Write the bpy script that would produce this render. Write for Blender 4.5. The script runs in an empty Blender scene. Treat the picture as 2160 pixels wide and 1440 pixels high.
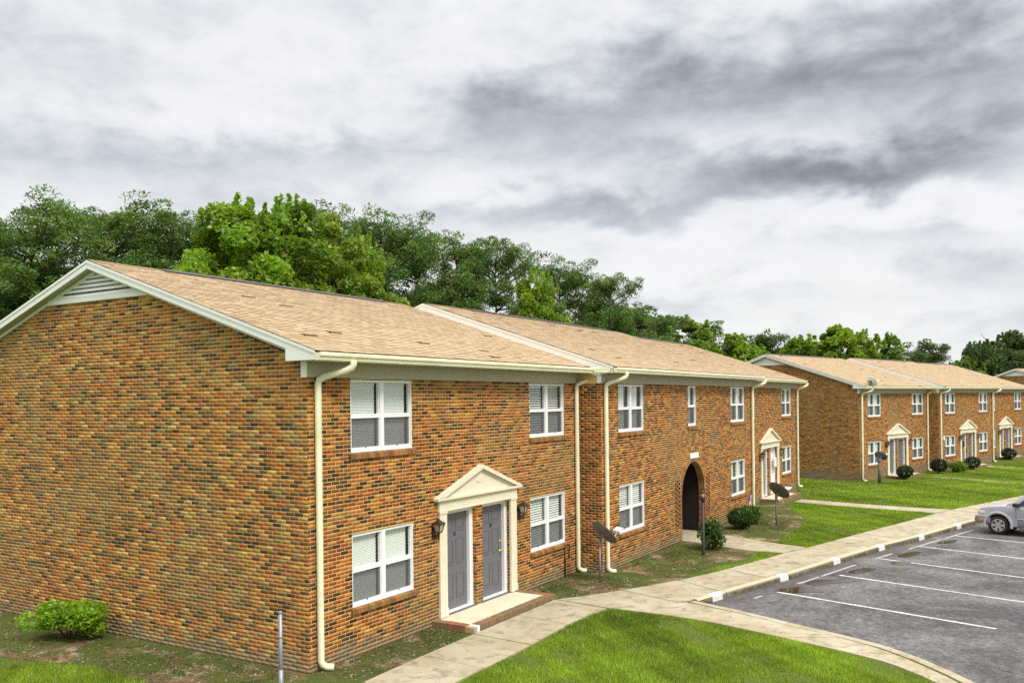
import bpy, bmesh, math, random
import numpy as np
from mathutils import Vector, Matrix
from mathutils.geometry import delaunay_2d_cdt

rng = np.random.default_rng(7)
random.seed(7)
S = bpy.context.scene
COL = S.collection
R = math.radians

# ------------------------------------------------------------------ camera
CAM = np.array([-10.568, -10.275, 4.441])
YAW, ROLL, FPX = 1.02916, -0.01114, 1851.25
_f = Vector((math.sin(YAW), math.cos(YAW), 0.0))
_r0 = Vector((math.cos(YAW), -math.sin(YAW), 0.0))
_u0 = Vector((0, 0, 1))
_c, _s = math.cos(ROLL), math.sin(ROLL)
_r = _c * _r0 + _s * _u0
_u = -_s * _r0 + _c * _u0
cam_d = bpy.data.cameras.new('camera')
cam = bpy.data.objects.new('camera', cam_d)
COL.objects.link(cam)
m = Matrix((_r, _u, -_f)).transposed().to_4x4()
m.translation = Vector(CAM)
cam.matrix_world = m
cam_d.sensor_width = 36.0
cam_d.lens = FPX / 2160 * 36
cam_d.shift_y = (844.09 - 720) / 2160
cam_d.clip_start = 0.1
cam_d.clip_end = 3000
S.camera = cam

# ------------------------------------------------------------------ sky, sun, exposure
TO_SUN = Vector((-0.20, -0.62, 0.76)).normalized()
SUN_EL = math.asin(TO_SUN.z)
SUN_AZ = math.atan2(TO_SUN.x, TO_SUN.y)
EXPOSURE = 0.5

w = bpy.data.worlds.new('World')
S.world = w
w.use_nodes = True
NT = w.node_tree
for n in list(NT.nodes):
    NT.nodes.remove(n)


class NB:
    """tiny helper to wire nodes"""
    def __init__(s, tree):
        s.t = tree

    def n(s, typ, **kw):
        nd = s.t.nodes.new(typ)
        for k, v in kw.items():
            if k.startswith('i_'):
                nd.inputs[k[2:].replace('_', ' ')].default_value = v
            else:
                setattr(nd, k, v)
        return nd

    def l(s, a, b):
        s.t.links.new(a, b)

    def val(s, x, sock):
        if isinstance(x, (int, float)):
            sock.default_value = x
        elif isinstance(x, tuple):
            sock.default_value = x
        else:
            s.l(x, sock)

    def m(s, op, a, b=0.0, c=0.0, clamp=False):
        nd = s.t.nodes.new('ShaderNodeMath')
        nd.operation = op
        nd.use_clamp = clamp
        s.val(a, nd.inputs[0])
        s.val(b, nd.inputs[1])
        if op in ('MULTIPLY_ADD', 'SMOOTH_MIN', 'SMOOTH_MAX'):
            s.val(c, nd.inputs[2])
        return nd.outputs[0]

    def noise(s, vec, scale, detail=4.0, rough=0.55, dist=0.0, out=0):
        nd = s.t.nodes.new('ShaderNodeTexNoise')
        if vec is not None:
            s.l(vec, nd.inputs['Vector'])
        nd.inputs['Scale'].default_value = scale
        nd.inputs['Detail'].default_value = detail
        nd.inputs['Roughness'].default_value = rough
        nd.inputs['Distortion'].default_value = dist
        return nd.outputs[out]

    def ramp(s, fac, stops, interp='LINEAR'):
        nd = s.t.nodes.new('ShaderNodeValToRGB')
        cr = nd.color_ramp
        cr.interpolation = interp
        while len(cr.elements) > 1:
            cr.elements.remove(cr.elements[-1])
        for i, (p, c) in enumerate(stops):
            e = cr.elements[0] if i == 0 else cr.elements.new(p)
            e.position = p
            e.color = (c[0], c[1], c[2], 1) if isinstance(c, (tuple, list)) else (c, c, c, 1)
        s.l(fac, nd.inputs[0])
        return nd.outputs[0]

    def mix(s, fac, a, b, mode='MIX'):
        nd = s.t.nodes.new('ShaderNodeMix')
        nd.data_type = 'RGBA'
        nd.blend_type = mode
        s.val(fac, nd.inputs[0])
        for v, i in ((a, 6), (b, 7)):
            if isinstance(v, (tuple, list)):
                nd.inputs[i].default_value = (v[0], v[1], v[2], 1)
            else:
                s.l(v, nd.inputs[i])
        return nd.outputs[2]

    def bump(s, h, strength=0.3, dist=0.01):
        nd = s.t.nodes.new('ShaderNodeBump')
        nd.inputs['Strength'].default_value = strength
        nd.inputs['Distance'].default_value = dist
        s.l(h, nd.inputs['Height'])
        return nd.outputs[0]


def build_world():
    b = NB(NT)
    sky = b.n('ShaderNodeTexSky', sky_type='NISHITA', sun_disc=False)
    sky.sun_elevation = SUN_EL
    sky.sun_rotation = SUN_AZ
    bg1 = b.n('ShaderNodeBackground')
    bg1.inputs['Strength'].default_value = 0.10
    b.l(sky.outputs[0], bg1.inputs['Color'])
    tc = b.n('ShaderNodeTexCoord')
    d = tc.outputs['Generated']
    # azimuth / elevation about a fixed compass heading, in the unit "thousandths of tangent"
    def dot(v):
        nd = b.n('ShaderNodeVectorMath', operation='DOT_PRODUCT')
        b.l(d, nd.inputs[0])
        nd.inputs[1].default_value = v
        return nd.outputs['Value']
    a = b.m('ARCTAN2', dot(tuple(_r0)), dot(tuple(_f)))
    sep = b.n('ShaderNodeSeparateXYZ')
    b.l(d, sep.inputs[0])
    e = b.m('ARCSINE', sep.outputs[2])
    # cloud layer coordinates: the layer flattens towards the horizon
    den = b.m('ADD', b.m('ABSOLUTE', sep.outputs[2]), 0.16)
    comb = b.n('ShaderNodeCombineXYZ')
    b.l(b.m('DIVIDE', sep.outputs[0], den), comb.inputs[0])
    b.l(b.m('DIVIDE', sep.outputs[1], den), comb.inputs[1])
    P = comb.outputs[0]
    comb2 = b.n('ShaderNodeCombineXYZ')
    b.l(a, comb2.inputs[0])
    b.l(b.m('MULTIPLY', e, 1.9), comb2.inputs[1])
    Q = comb2.outputs[0]
    n1 = b.noise(P, 1.1, 8.0, 0.52, 0.4)
    n2 = b.noise(Q, 9.0, 8.0, 0.55, 0.3)
    n3 = b.noise(Q, 4.0, 5.0, 0.5, 0.2)
    wx = b.m('MULTIPLY', b.m('SUBTRACT', n3, 0.5), 0.20)
    wy = b.m('MULTIPLY', b.m('SUBTRACT', n2, 0.5), 0.11)
    a2 = b.m('ADD', a, wx)
    e2 = b.m('ADD', e, wy)
    # (px, py, sx, sy, amount) cloud banks
    banks = [(1790, 368, 230, 46, -.40), (1880, 320, 330, 60, -.16), (1380, 200, 330, 70, -.26), (1980, 130, 300, 85, -.36),
             (1180, 325, 260, 70, -.20), (1270, 455, 200, 24, -.26), (260, 325, 380, 40, -.12), (180, 350, 200, 16, -.07),
             (40, 270, 160, 70, -.07), (1900, 500, 260, 20, -.16), (1450, 642, 150, 18, -.16), (1620, 600, 90, 12, -.08),
             (2130, 560, 160, 32, -.18), (800, 440, 420, 30, -.10), (760, 330, 260, 26, -.12), (1000, 250, 160, 30, -.10),
             (560, 120, 420, 80, .08), (1620, 262, 280, 30, .22), (1060, 372, 190, 34, .20), (60, 90, 260, 90, -.09), (1000, 110, 120, 30, .08),
             (460, 240, 280, 34, .14), (1600, 560, 560, 50, .12), (1960, 428, 260, 24, .26), (1420, 480, 260, 24, .16), (1500, 680, 400, 24, .14)]
    total = None
    for px, py, sx, sy, amp in banks:
        a0 = math.atan((px - 1080) / FPX)
        hor = 844 - (px - 1080) * .0111
        e0 = math.atan((hor - py) / FPX * math.cos(a0))
        u = b.m('MULTIPLY', b.m('SUBTRACT', a2, a0), FPX / sx)
        v = b.m('MULTIPLY', b.m('SUBTRACT', e2, e0), FPX / sy)
        q = b.m('MULTIPLY_ADD', u, u, b.m('MULTIPLY', v, v))
        g = b.m('MULTIPLY', b.m('EXPONENT', b.m('MULTIPLY', q, -0.6)), amp)
        total = g if total is None else b.m('ADD', total, g)
    base = b.m('MULTIPLY_ADD', b.m('SUBTRACT', n1, 0.5), 0.26, 0.63)
    base = b.m('MULTIPLY_ADD', b.m('SUBTRACT', n2, 0.5), 0.50, base)
    base = b.m('MULTIPLY_ADD', b.m('SUBTRACT', b.noise(Q, 26.0, 7.0, 0.62, 0.3), 0.5), 0.22, base)
    lum = b.m('MULTIPLY_ADD', total, 0.78, base)
    # overcast sky: the luminance climbs steadily towards the zenith
    zen = b.m('MULTIPLY', b.m('MAXIMUM', sep.outputs[2], 0.0), 1.0)
    zr = b.n('ShaderNodeMapRange', interpolation_type='SMOOTHSTEP')
    b.l(zen, zr.inputs[0])
    zr.inputs[1].default_value = 0.36
    zr.inputs[2].default_value = 0.95
    zr.inputs[3].default_value = 1.0
    zr.inputs[4].default_value = 3.2
    lum = b.m('SMOOTH_MIN', b.m('SMOOTH_MAX', lum, 0.14, 0.12), 0.67, 0.22)
    tint = b.ramp(lum, [(0.12, (0.86, 0.97, 1.10)), (0.45, (0.92, 0.98, 1.055)), (0.64, (1.0, 1.0, 1.005))])
    lum = b.m('MULTIPLY', lum, zr.outputs[0])
    colr = b.n('ShaderNodeVectorMath', operation='SCALE')
    b.l(tint, colr.inputs[0])
    b.l(lum, colr.inputs['Scale'])
    bg2 = b.n('ShaderNodeBackground')
    b.l(colr.outputs[0], bg2.inputs['Color'])
    bg2.inputs['Strength'].default_value = 1.0
    mx = b.n('ShaderNodeMixShader')
    mx.inputs[0].default_value = 0.96
    b.l(bg1.outputs[0], mx.inputs[1])
    b.l(bg2.outputs[0], mx.inputs[2])
    out = b.n('ShaderNodeOutputWorld')
    b.l(mx.outputs[0], out.inputs[0])


build_world()
sun_d = bpy.data.lights.new('sun', 'SUN')
sun_d.energy = 2.0
sun_d.angle = R(14)
sun_d.color = (1.0, 0.95, 0.86)
sun = bpy.data.objects.new('sun', sun_d)
COL.objects.link(sun)
sun.rotation_euler = TO_SUN.to_track_quat('Z', 'Y').to_euler()
sun.location = (0, -20, 40)

S.view_settings.view_transform = 'Standard'
S.view_settings.look = 'None'
S.view_settings.gamma = 1.0
S.view_settings.exposure = EXPOSURE
S.view_settings.use_curve_mapping = False
S.render.engine = 'CYCLES'
S.cycles.use_denoising = False
S.cycles.max_bounces = 6
S.cycles.transparent_max_bounces = 10
S.cycles.caustics_reflective = False
S.cycles.caustics_refractive = False


# ------------------------------------------------------------------ materials
def mat(name, fn):
    m = bpy.data.materials.new(name)
    m.use_nodes = True
    t = m.node_tree
    for n in list(t.nodes):
        t.nodes.remove(n)
    b = NB(t)
    out = b.n('ShaderNodeOutputMaterial')
    fn(b, out)
    return m


def pos(b):
    return b.n('ShaderNodeNewGeometry').outputs['Position']


def objc(b):
    return b.n('ShaderNodeTexCoord').outputs['Object']


def princ(b, out, color, rough=0.7, metal=0.0, normal=None, spec=0.4):
    p = b.n('ShaderNodeBsdfPrincipled')
    b.val(color if not isinstance(color, tuple) else (*color[:3], 1), p.inputs['Base Color'])
    b.val(rough, p.inputs['Roughness'])
    p.inputs['Metallic'].default_value = metal
    p.inputs['Specular IOR Level'].default_value = spec
    if normal is not None:
        b.l(normal, p.inputs['Normal'])
    b.l(p.outputs[0], out.inputs[0])
    return p


def paint(name, col, rough=0.5, dirt=0.25, scale=3.0, dirtcol=None):
    dirtcol = dirtcol or tuple(c * 0.55 for c in col)
    def f(b, out):
        p = pos(b)
        n = b.noise(p, scale, 6, 0.6)
        n2 = b.noise(p, scale * 9, 3, 0.6)
        fac = b.ramp(n, [(0.5, 0.0), (0.75, dirt)])
        c = b.mix(fac, col, dirtcol)
        c = b.mix(b.m('MULTIPLY', n2, 0.12), c, tuple(min(1, x * 1.15) for x in col))
        princ(b, out, c, rough, 0, b.bump(n2, 0.08, 0.004))
    return mat(name, f)


def metal(name, col, rough=0.4):
    def f(b, out):
        n = b.noise(objc(b), 14, 4, 0.6)
        c = b.mix(n, tuple(x * 0.75 for x in col), col)
        princ(b, out, c, rough, 0.7)
    return mat(name, f)


def brick_f(b, out):
    a = b.n('ShaderNodeAttribute', attribute_name='col')
    p = pos(b)
    n = b.noise(p, 60, 4, 0.7)
    c = b.mix(b.m('MULTIPLY', n, 0.75), a.outputs['Color'], b.mix(1.0, a.outputs['Color'], (0.38, 0.36, 0.36), 'MULTIPLY'))
    sep = b.n('ShaderNodeSeparateXYZ')
    b.l(p, sep.inputs[0])
    # grey-green damp band near the ground, uneven upper edge
    hn = b.noise(p, 2.2, 4, 0.6)
    lim = b.m('SUBTRACT', b.m('MULTIPLY_ADD', hn, 0.9, -0.10), sep.outputs[2])
    damp = b.m('MULTIPLY', b.m('MULTIPLY', lim, 4.0, clamp=True), 0.68, clamp=True)
    c = b.mix(damp, c, (0.19, 0.175, 0.105))
    # old soot patches
    sn = b.noise(p, 0.55, 4, 0.6, 0.6)
    soot = b.ramp(sn, [(0.47, 0.0), (0.68, 0.5)])
    c = b.mix(soot, c, (0.17, 0.135, 0.06))
    princ(b, out, c, 0.88, 0, b.bump(n, 0.25, 0.004), 0.25)


def mortar_f(b, out):
    p = pos(b)
    n = b.noise(p, 35, 4, 0.65)
    n2 = b.noise(p, 0.7, 4, 0.6, 0.5)
    c = b.mix(n, (0.60, 0.42, 0.16), (0.76, 0.56, 0.25))
    c = b.mix(b.ramp(n2, [(0.5, 0.0), (0.75, 0.55)]), c, (0.42, 0.32, 0.16))
    sep = b.n('ShaderNodeSeparateXYZ')
    b.l(p, sep.inputs[0])
    lim = b.m('SUBTRACT', b.m('MULTIPLY_ADD', b.noise(p, 2.2, 4, 0.6), 0.9, -0.10), sep.outputs[2])
    c = b.mix(b.m('MULTIPLY', b.m('MULTIPLY', lim, 4.0, clamp=True), 0.7, clamp=True), c, (0.30, 0.26, 0.17))
    princ(b, out, c, 0.95, 0, b.bump(n, 0.3, 0.004), 0.1)


def shingle_f(b, out):
    a = b.n('ShaderNodeAttribute', attribute_name='col')
    p = pos(b)
    n = b.noise(p, 140, 3, 0.7)
    n2 = b.noise(p, 0.9, 5, 0.6, 0.4)
    c = b.mix(b.m('MULTIPLY', n, 0.6), a.outputs['Color'], b.mix(1.0, a.outputs['Color'], (0.55, 0.5, 0.48), 'MULTIPLY'))
    c = b.mix(b.ramp(n2, [(0.5, 0.0), (0.8, 0.5)]), c, (0.43, 0.30, 0.18))
    princ(b, out, c, 0.92, 0, b.bump(n, 0.4, 0.004), 0.2)


def farbrick_f(b, out):
    tc = b.n('ShaderNodeTexCoord')
    p = tc.outputs['Object']
    sep = b.n('ShaderNodeSeparateXYZ')
    b.l(p, sep.inputs[0])
    cb = b.n('ShaderNodeCombineXYZ')
    b.l(b.m('ADD', sep.outputs[0], sep.outputs[1]), cb.inputs[0])
    b.l(sep.outputs[2], cb.inputs[1])
    br = b.n('ShaderNodeTexBrick')
    b.l(cb.outputs[0], br.inputs['Vector'])
    br.inputs['Color1'].default_value = (0.33, 0.12, 0.05, 1)
    br.inputs['Color2'].default_value = (0.12, 0.06, 0.03, 1)
    br.inputs['Mortar'].default_value = (0.45, 0.33, 0.17, 1)
    br.inputs['Scale'].default_value = 1.0
    br.inputs['Mortar Size'].default_value = 0.006
    br.inputs['Brick Width'].default_value = 0.203
    br.inputs['Row Height'].default_value = 0.0675
    princ(b, out, br.outputs['Color'], 0.9, spec=0.2)


def glass_f(b, out):
    tr = b.n('ShaderNodeBsdfTransparent')
    tr.inputs[0].default_value = (0.90, 0.93, 0.91, 1)
    gl = b.n('ShaderNodeBsdfGlossy')
    gl.inputs['Roughness'].default_value = 0.015
    lw = b.n('ShaderNodeLayerWeight')
    lw.inputs[0].default_value = 0.5
    mx = b.n('ShaderNodeMixShader')
    b.l(b.m('MULTIPLY_ADD', b.m('POWER', lw.outputs['Facing'], 4.5), 0.9, 0.07, clamp=True), mx.inputs[0])
    b.l(tr.outputs[0], mx.inputs[1])
    b.l(gl.outputs[0], mx.inputs[2])
    b.l(mx.outputs[0], out.inputs[0])


def screen_f(b, out):
    tr = b.n('ShaderNodeBsdfTransparent')
    df = b.n('ShaderNodeBsdfDiffuse')
    n = b.noise(objc(b), 260, 2, 0.5)
    b.l(b.mix(n, (0.10, 0.105, 0.105), (0.17, 0.175, 0.175)), df.inputs[0])
    mx = b.n('ShaderNodeMixShader')
    mx.inputs[0].default_value = 0.56
    b.l(tr.outputs[0], mx.inputs[1])
    b.l(df.outputs[0], mx.inputs[2])
    b.l(mx.outputs[0], out.inputs[0])


def leaf_mat(name, trans=0.35, sat=1.0):
    def f(b, out):
        a = b.n('ShaderNodeAttribute', attribute_name='col')
        c = a.outputs['Color']
        df = b.n('ShaderNodeBsdfDiffuse')
        tl = b.n('ShaderNodeBsdfTranslucent')
        gl = b.n('ShaderNodeBsdfGlossy')
        gl.inputs['Roughness'].default_value = 0.45
        gl.inputs['Color'].default_value = (0.5, 0.55, 0.5, 1)
        b.l(c, df.inputs[0])
        b.l(b.mix(1.0, c, (1.15, 1.25, 0.5), 'MULTIPLY'), tl.inputs[0])
        mx = b.n('ShaderNodeMixShader')
        mx.inputs[0].default_value = trans
        b.l(df.outputs[0], mx.inputs[1])
        b.l(tl.outputs[0], mx.inputs[2])
        m2 = b.n('ShaderNodeMixShader')
        m2.inputs[0].default_value = 0.05
        b.l(mx.outputs[0], m2.inputs[1])
        b.l(gl.outputs[0], m2.inputs[2])
        b.l(m2.outputs[0], out.inputs[0])
    return mat(name, f)


def lawn_f(b, out):
    p = pos(b)
    n = b.noise(p, 0.8, 6, 0.6)
    n2 = b.noise(p, 18, 5, 0.7)
    c = b.mix(n2, (0.05, 0.085, 0.012), (0.12, 0.16, 0.025))
    c = b.mix(b.ramp(n, [(0.55, 0.0), (0.75, 0.6)]), c, (0.17, 0.15, 0.05))
    princ(b, out, c, 0.95, 0, b.bump(n2, 0.6, 0.03), 0.1)


def soil_f(b, out):
    p = pos(b)
    n = b.noise(p, 0.9, 6, 0.62, 0.5)
    n2 = b.noise(p, 22, 6, 0.75)
    n3 = b.noise(p, 1.7, 5, 0.6, 0.6)
    n4 = b.noise(p, 3.4, 5, 0.65)
    c = b.mix(b.ramp(n2, [(0.35, 0.0), (0.65, 1.0)]), (0.085, 0.05, 0.026), (0.26, 0.17, 0.095))
    c = b.mix(b.ramp(n3, [(0.50, 0.0), (0.60, 0.9)]), c, b.mix(n2, (0.26, 0.21, 0.12), (0.46, 0.39, 0.26)))
    c = b.mix(b.ramp(n, [(0.41, 0.0), (0.50, 0.94)]), c, b.mix(n2, (0.03, 0.046, 0.010), (0.11, 0.14, 0.028)))
    c = b.mix(b.ramp(n4, [(0.56, 0.0), (0.66, 0.8)]), c, (0.05, 0.032, 0.017))
    princ(b, out, c, 0.95, 0, b.bump(n2, 0.9, 0.03), 0.1)


def concrete_f(b, out):
    p = pos(b)
    n = b.noise(p, 0.9, 6, 0.62)
    n2 = b.noise(p, 45, 4, 0.7)
    n3 = b.noise(p, 3.2, 6, 0.7, 0.5)
    c = b.mix(n2, (0.33, 0.29, 0.20), (0.50, 0.45, 0.33))
    c = b.mix(b.ramp(n, [(0.40, 0.0), (0.62, 0.65)]), c, (0.30, 0.235, 0.13))
    c = b.mix(b.m('MULTIPLY', b.ramp(n3, [(0.50, 0.0), (0.66, 0.85)]), b.ramp(n2, [(0.35, 0.25), (0.6, 1.0)])), c, (0.12, 0.105, 0.065))
    princ(b, out, c, 0.9, 0, b.bump(n2, 0.35, 0.006), 0.2)


def kerb_f(b, out):
    p = pos(b)
    n2 = b.noise(p, 40, 4, 0.7)
    n3 = b.noise(p, 4.5, 6, 0.7, 0.4)
    c = b.mix(n2, (0.36, 0.31, 0.21), (0.54, 0.48, 0.35))
    sep = b.n('ShaderNodeSeparateXYZ')
    b.l(p, sep.inputs[0])
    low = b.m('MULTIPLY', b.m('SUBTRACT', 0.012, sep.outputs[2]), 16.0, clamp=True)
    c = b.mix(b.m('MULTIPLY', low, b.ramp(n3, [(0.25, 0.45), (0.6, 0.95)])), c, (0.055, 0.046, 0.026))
    princ(b, out, c, 0.9, 0, b.bump(n2, 0.4, 0.006), 0.2)


def asphalt_f(b, out):
    p = pos(b)
    n = b.noise(p, 0.40, 7, 0.66, 0.8)
    n2 = b.noise(p, 8, 8, 0.88)
    n3 = b.noise(p, 1.5, 7, 0.72, 0.5)
    n5 = b.noise(p, 75, 3, 0.8)
    grit = b.m('MULTIPLY_ADD', n5, 0.5, b.m('MULTIPLY', n2, 0.5))
    light = b.mix(b.ramp(grit, [(0.42, 0.0), (0.58, 1.0)]), (0.036, 0.034, 0.034), (0.31, 0.297, 0.282))
    darkc = b.mix(b.ramp(grit, [(0.43, 0.0), (0.60, 1.0)]), (0.020, 0.019, 0.020), (0.135, 0.128, 0.128))
    blend = b.m('MULTIPLY_ADD', n3, 0.45, b.m('MULTIPLY_ADD', n, 0.8, -0.11))
    c = b.mix(b.ramp(blend, [(0.36, 0.0), (0.62, 1.0)]), light, darkc)
    # damp strip beside the kerb where rain collects (a stain with its own shape)
    dt = b.n('ShaderNodeVectorMath', operation='DOT_PRODUCT')
    b.l(p, dt.inputs[0])
    dt.inputs[1].default_value = (0.2543, 0.9671, 0)
    k = b.m('ADD', dt.outputs['Value'], 2.2)
    k = b.m('ADD', b.m('MULTIPLY', b.m('SUBTRACT', b.noise(p, 0.7, 6, 0.65, 0.5), 0.5), 3.4), k)
    wet = b.m('MULTIPLY', k, 1.3, clamp=True)
    c = b.mix(b.m('MULTIPLY', wet, 0.80), c, (0.070, 0.052, 0.043))
    rough = b.m('SUBTRACT', 0.9, b.m('MULTIPLY', wet, 0.3))
    princ(b, out, c, rough, 0, b.bump(n2, 0.5, 0.01), 0.3)


def puddle_f(b, out):
    n = b.noise(pos(b), 6, 3, 0.5)
    princ(b, out, b.mix(n, (0.022, 0.014, 0.008), (0.05, 0.032, 0.018)), 0.06, 0, None, 0.35)


def line_f(b, out, wear=0.0):
    p = pos(b)
    n = b.noise(p, 30, 5, 0.75)
    n2 = b.noise(p, 1.6, 4, 0.6)
    c = b.mix(b.ramp(b.m('ADD', n, b.m('MULTIPLY', n2, 0.35)), [(0.60 - wear, 0.0), (0.82 - wear, 0.85)]), (0.78, 0.77, 0.73), (0.24, 0.23, 0.225))
    princ(b, out, c, 0.75)


def bark_f(b, out):
    n = b.noise(pos(b), 7, 6, 0.7)
    c = b.mix(n, (0.05, 0.036, 0.024), (0.19, 0.145, 0.105))
    princ(b, out, c, 0.95, 0, b.bump(n, 0.8, 0.05), 0.1)


def flag_f(b, out):
    tc = b.n('ShaderNodeTexCoord').outputs['Object']
    sep = b.n('ShaderNodeSeparateXYZ')
    b.l(tc, sep.inputs[0])
    s = b.m('GREATER_THAN', b.m('FRACT', b.m('MULTIPLY', sep.outputs[2], 15.5)), 0.5)
    c = b.mix(s, (0.75, 0.62, 0.62), (0.55, 0.08, 0.16))
    can = b.m('MULTIPLY', b.m('LESS_THAN', sep.outputs[0], 0.19), b.m('GREATER_THAN', sep.outputs[2], -0.23))
    c = b.mix(can, c, (0.09, 0.08, 0.26))
    princ(b, out, c, 0.9)


MAT = dict(
    brick=mat('brick', brick_f), mortar=mat('mortar', mortar_f), shingle=mat('shingle', shingle_f),
    farbrick=mat('weathered_brick', farbrick_f), glass=mat('window_glass', glass_f), screen=mat('insect_screen', screen_f),
    vinyl=paint('white_vinyl', (0.80, 0.81, 0.80), 0.4, 0.12), fascia=paint('white_trim', (0.80, 0.81, 0.76), 0.5, 0.22, 2.5, (0.5, 0.5, 0.40)),
    cream=paint('cream_metal', (0.78, 0.76, 0.53), 0.45, 0.5, 2.2, (0.45, 0.43, 0.20)),
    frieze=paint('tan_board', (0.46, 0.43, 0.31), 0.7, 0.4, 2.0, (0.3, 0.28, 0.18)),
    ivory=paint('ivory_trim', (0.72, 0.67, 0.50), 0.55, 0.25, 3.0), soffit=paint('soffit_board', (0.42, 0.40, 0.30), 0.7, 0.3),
    door=paint('grey_door', (0.135, 0.135, 0.15), 0.5, 0.15), brass=metal('brass', (0.75, 0.62, 0.12), 0.25),
    blind=paint('blind_slat', (0.87, 0.88, 0.83), 0.5, 0.05), curtain=paint('curtain_cloth', (0.80, 0.84, 0.77), 0.8, 0.3, 1.2, (0.55, 0.63, 0.5)),
    dark=paint('dark_iron', (0.035, 0.022, 0.016), 0.45, 0.2), lampglass=paint('lamp_glass', (0.42, 0.38, 0.26), 0.15, 0.2),
    lawn=mat('lawn_turf', lawn_f), soil=mat('bare_soil', soil_f), concrete=mat('concrete', concrete_f), asphalt=mat('asphalt', asphalt_f), kerb=mat('weathered_kerb', kerb_f),
    puddle=mat('rain_puddle', puddle_f), line=mat('road_paint', lambda b, out: line_f(b, out, 0.07)), oldline=mat('worn_road_paint', lambda b, out: line_f(b, out, 0.18)), bark=mat('bark', bark_f),
    grass=leaf_mat('grass_blade', 0.4), leaf=leaf_mat('broad_leaf', 0.5), needle=leaf_mat('pine_needle', 0.35),
    steel=metal('galvanised_steel', (0.30, 0.31, 0.34), 0.5), dish=paint('dish_grey', (0.16, 0.155, 0.15), 0.5, 0.3), dishface=paint('dish_front', (0.6, 0.6, 0.57), 0.45, 0.2),
    oldwhite=paint('scuffed_white_paint', (0.66, 0.65, 0.61), 0.7, 0.6, 7.0, (0.36, 0.34, 0.29)), white=paint('white_paint', (0.80, 0.80, 0.78), 0.5, 0.2), post=paint('brown_post', (0.045, 0.035, 0.035), 0.5, 0.2), polebrown=paint('weathered_pole', (0.13, 0.115, 0.10), 0.6, 0.4),
    carpaint=paint('silver_paint', (0.42, 0.43, 0.46), 0.28, 0.05, 6), carlow=paint('grey_cladding', (0.20, 0.205, 0.22), 0.5, 0.1), tyre=paint('tyre_rubber', (0.022, 0.022, 0.024), 0.8, 0.1),
    rim=metal('alloy_rim', (0.66, 0.66, 0.68), 0.3), carglass=paint('car_glass', (0.03, 0.04, 0.05), 0.05, 0.0), amber=paint('amber_lens', (0.75, 0.22, 0.02), 0.2, 0.0),
    lens=paint('headlight_lens', (0.6, 0.6, 0.56), 0.12, 0.0), black=paint('black_plastic', (0.02, 0.02, 0.022), 0.5, 0.1), flag=mat('flag_cloth', flag_f),
    porchslab=paint('porch_concrete', (0.62, 0.56, 0.41), 0.85, 0.5, 2.2, (0.34, 0.28, 0.16)), yellow=paint('yellow_flower', (0.75, 0.6, 0.05), 0.7, 0.1), pink=paint('pink_bow', (0.6, 0.3, 0.3), 0.8, 0.1),
    void=paint('passage_shade_brown', (0.016, 0.010, 0.007), 0.8, 0.3),  # near-black colour puts the passage's deep shade into its walls and stair
)


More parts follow.
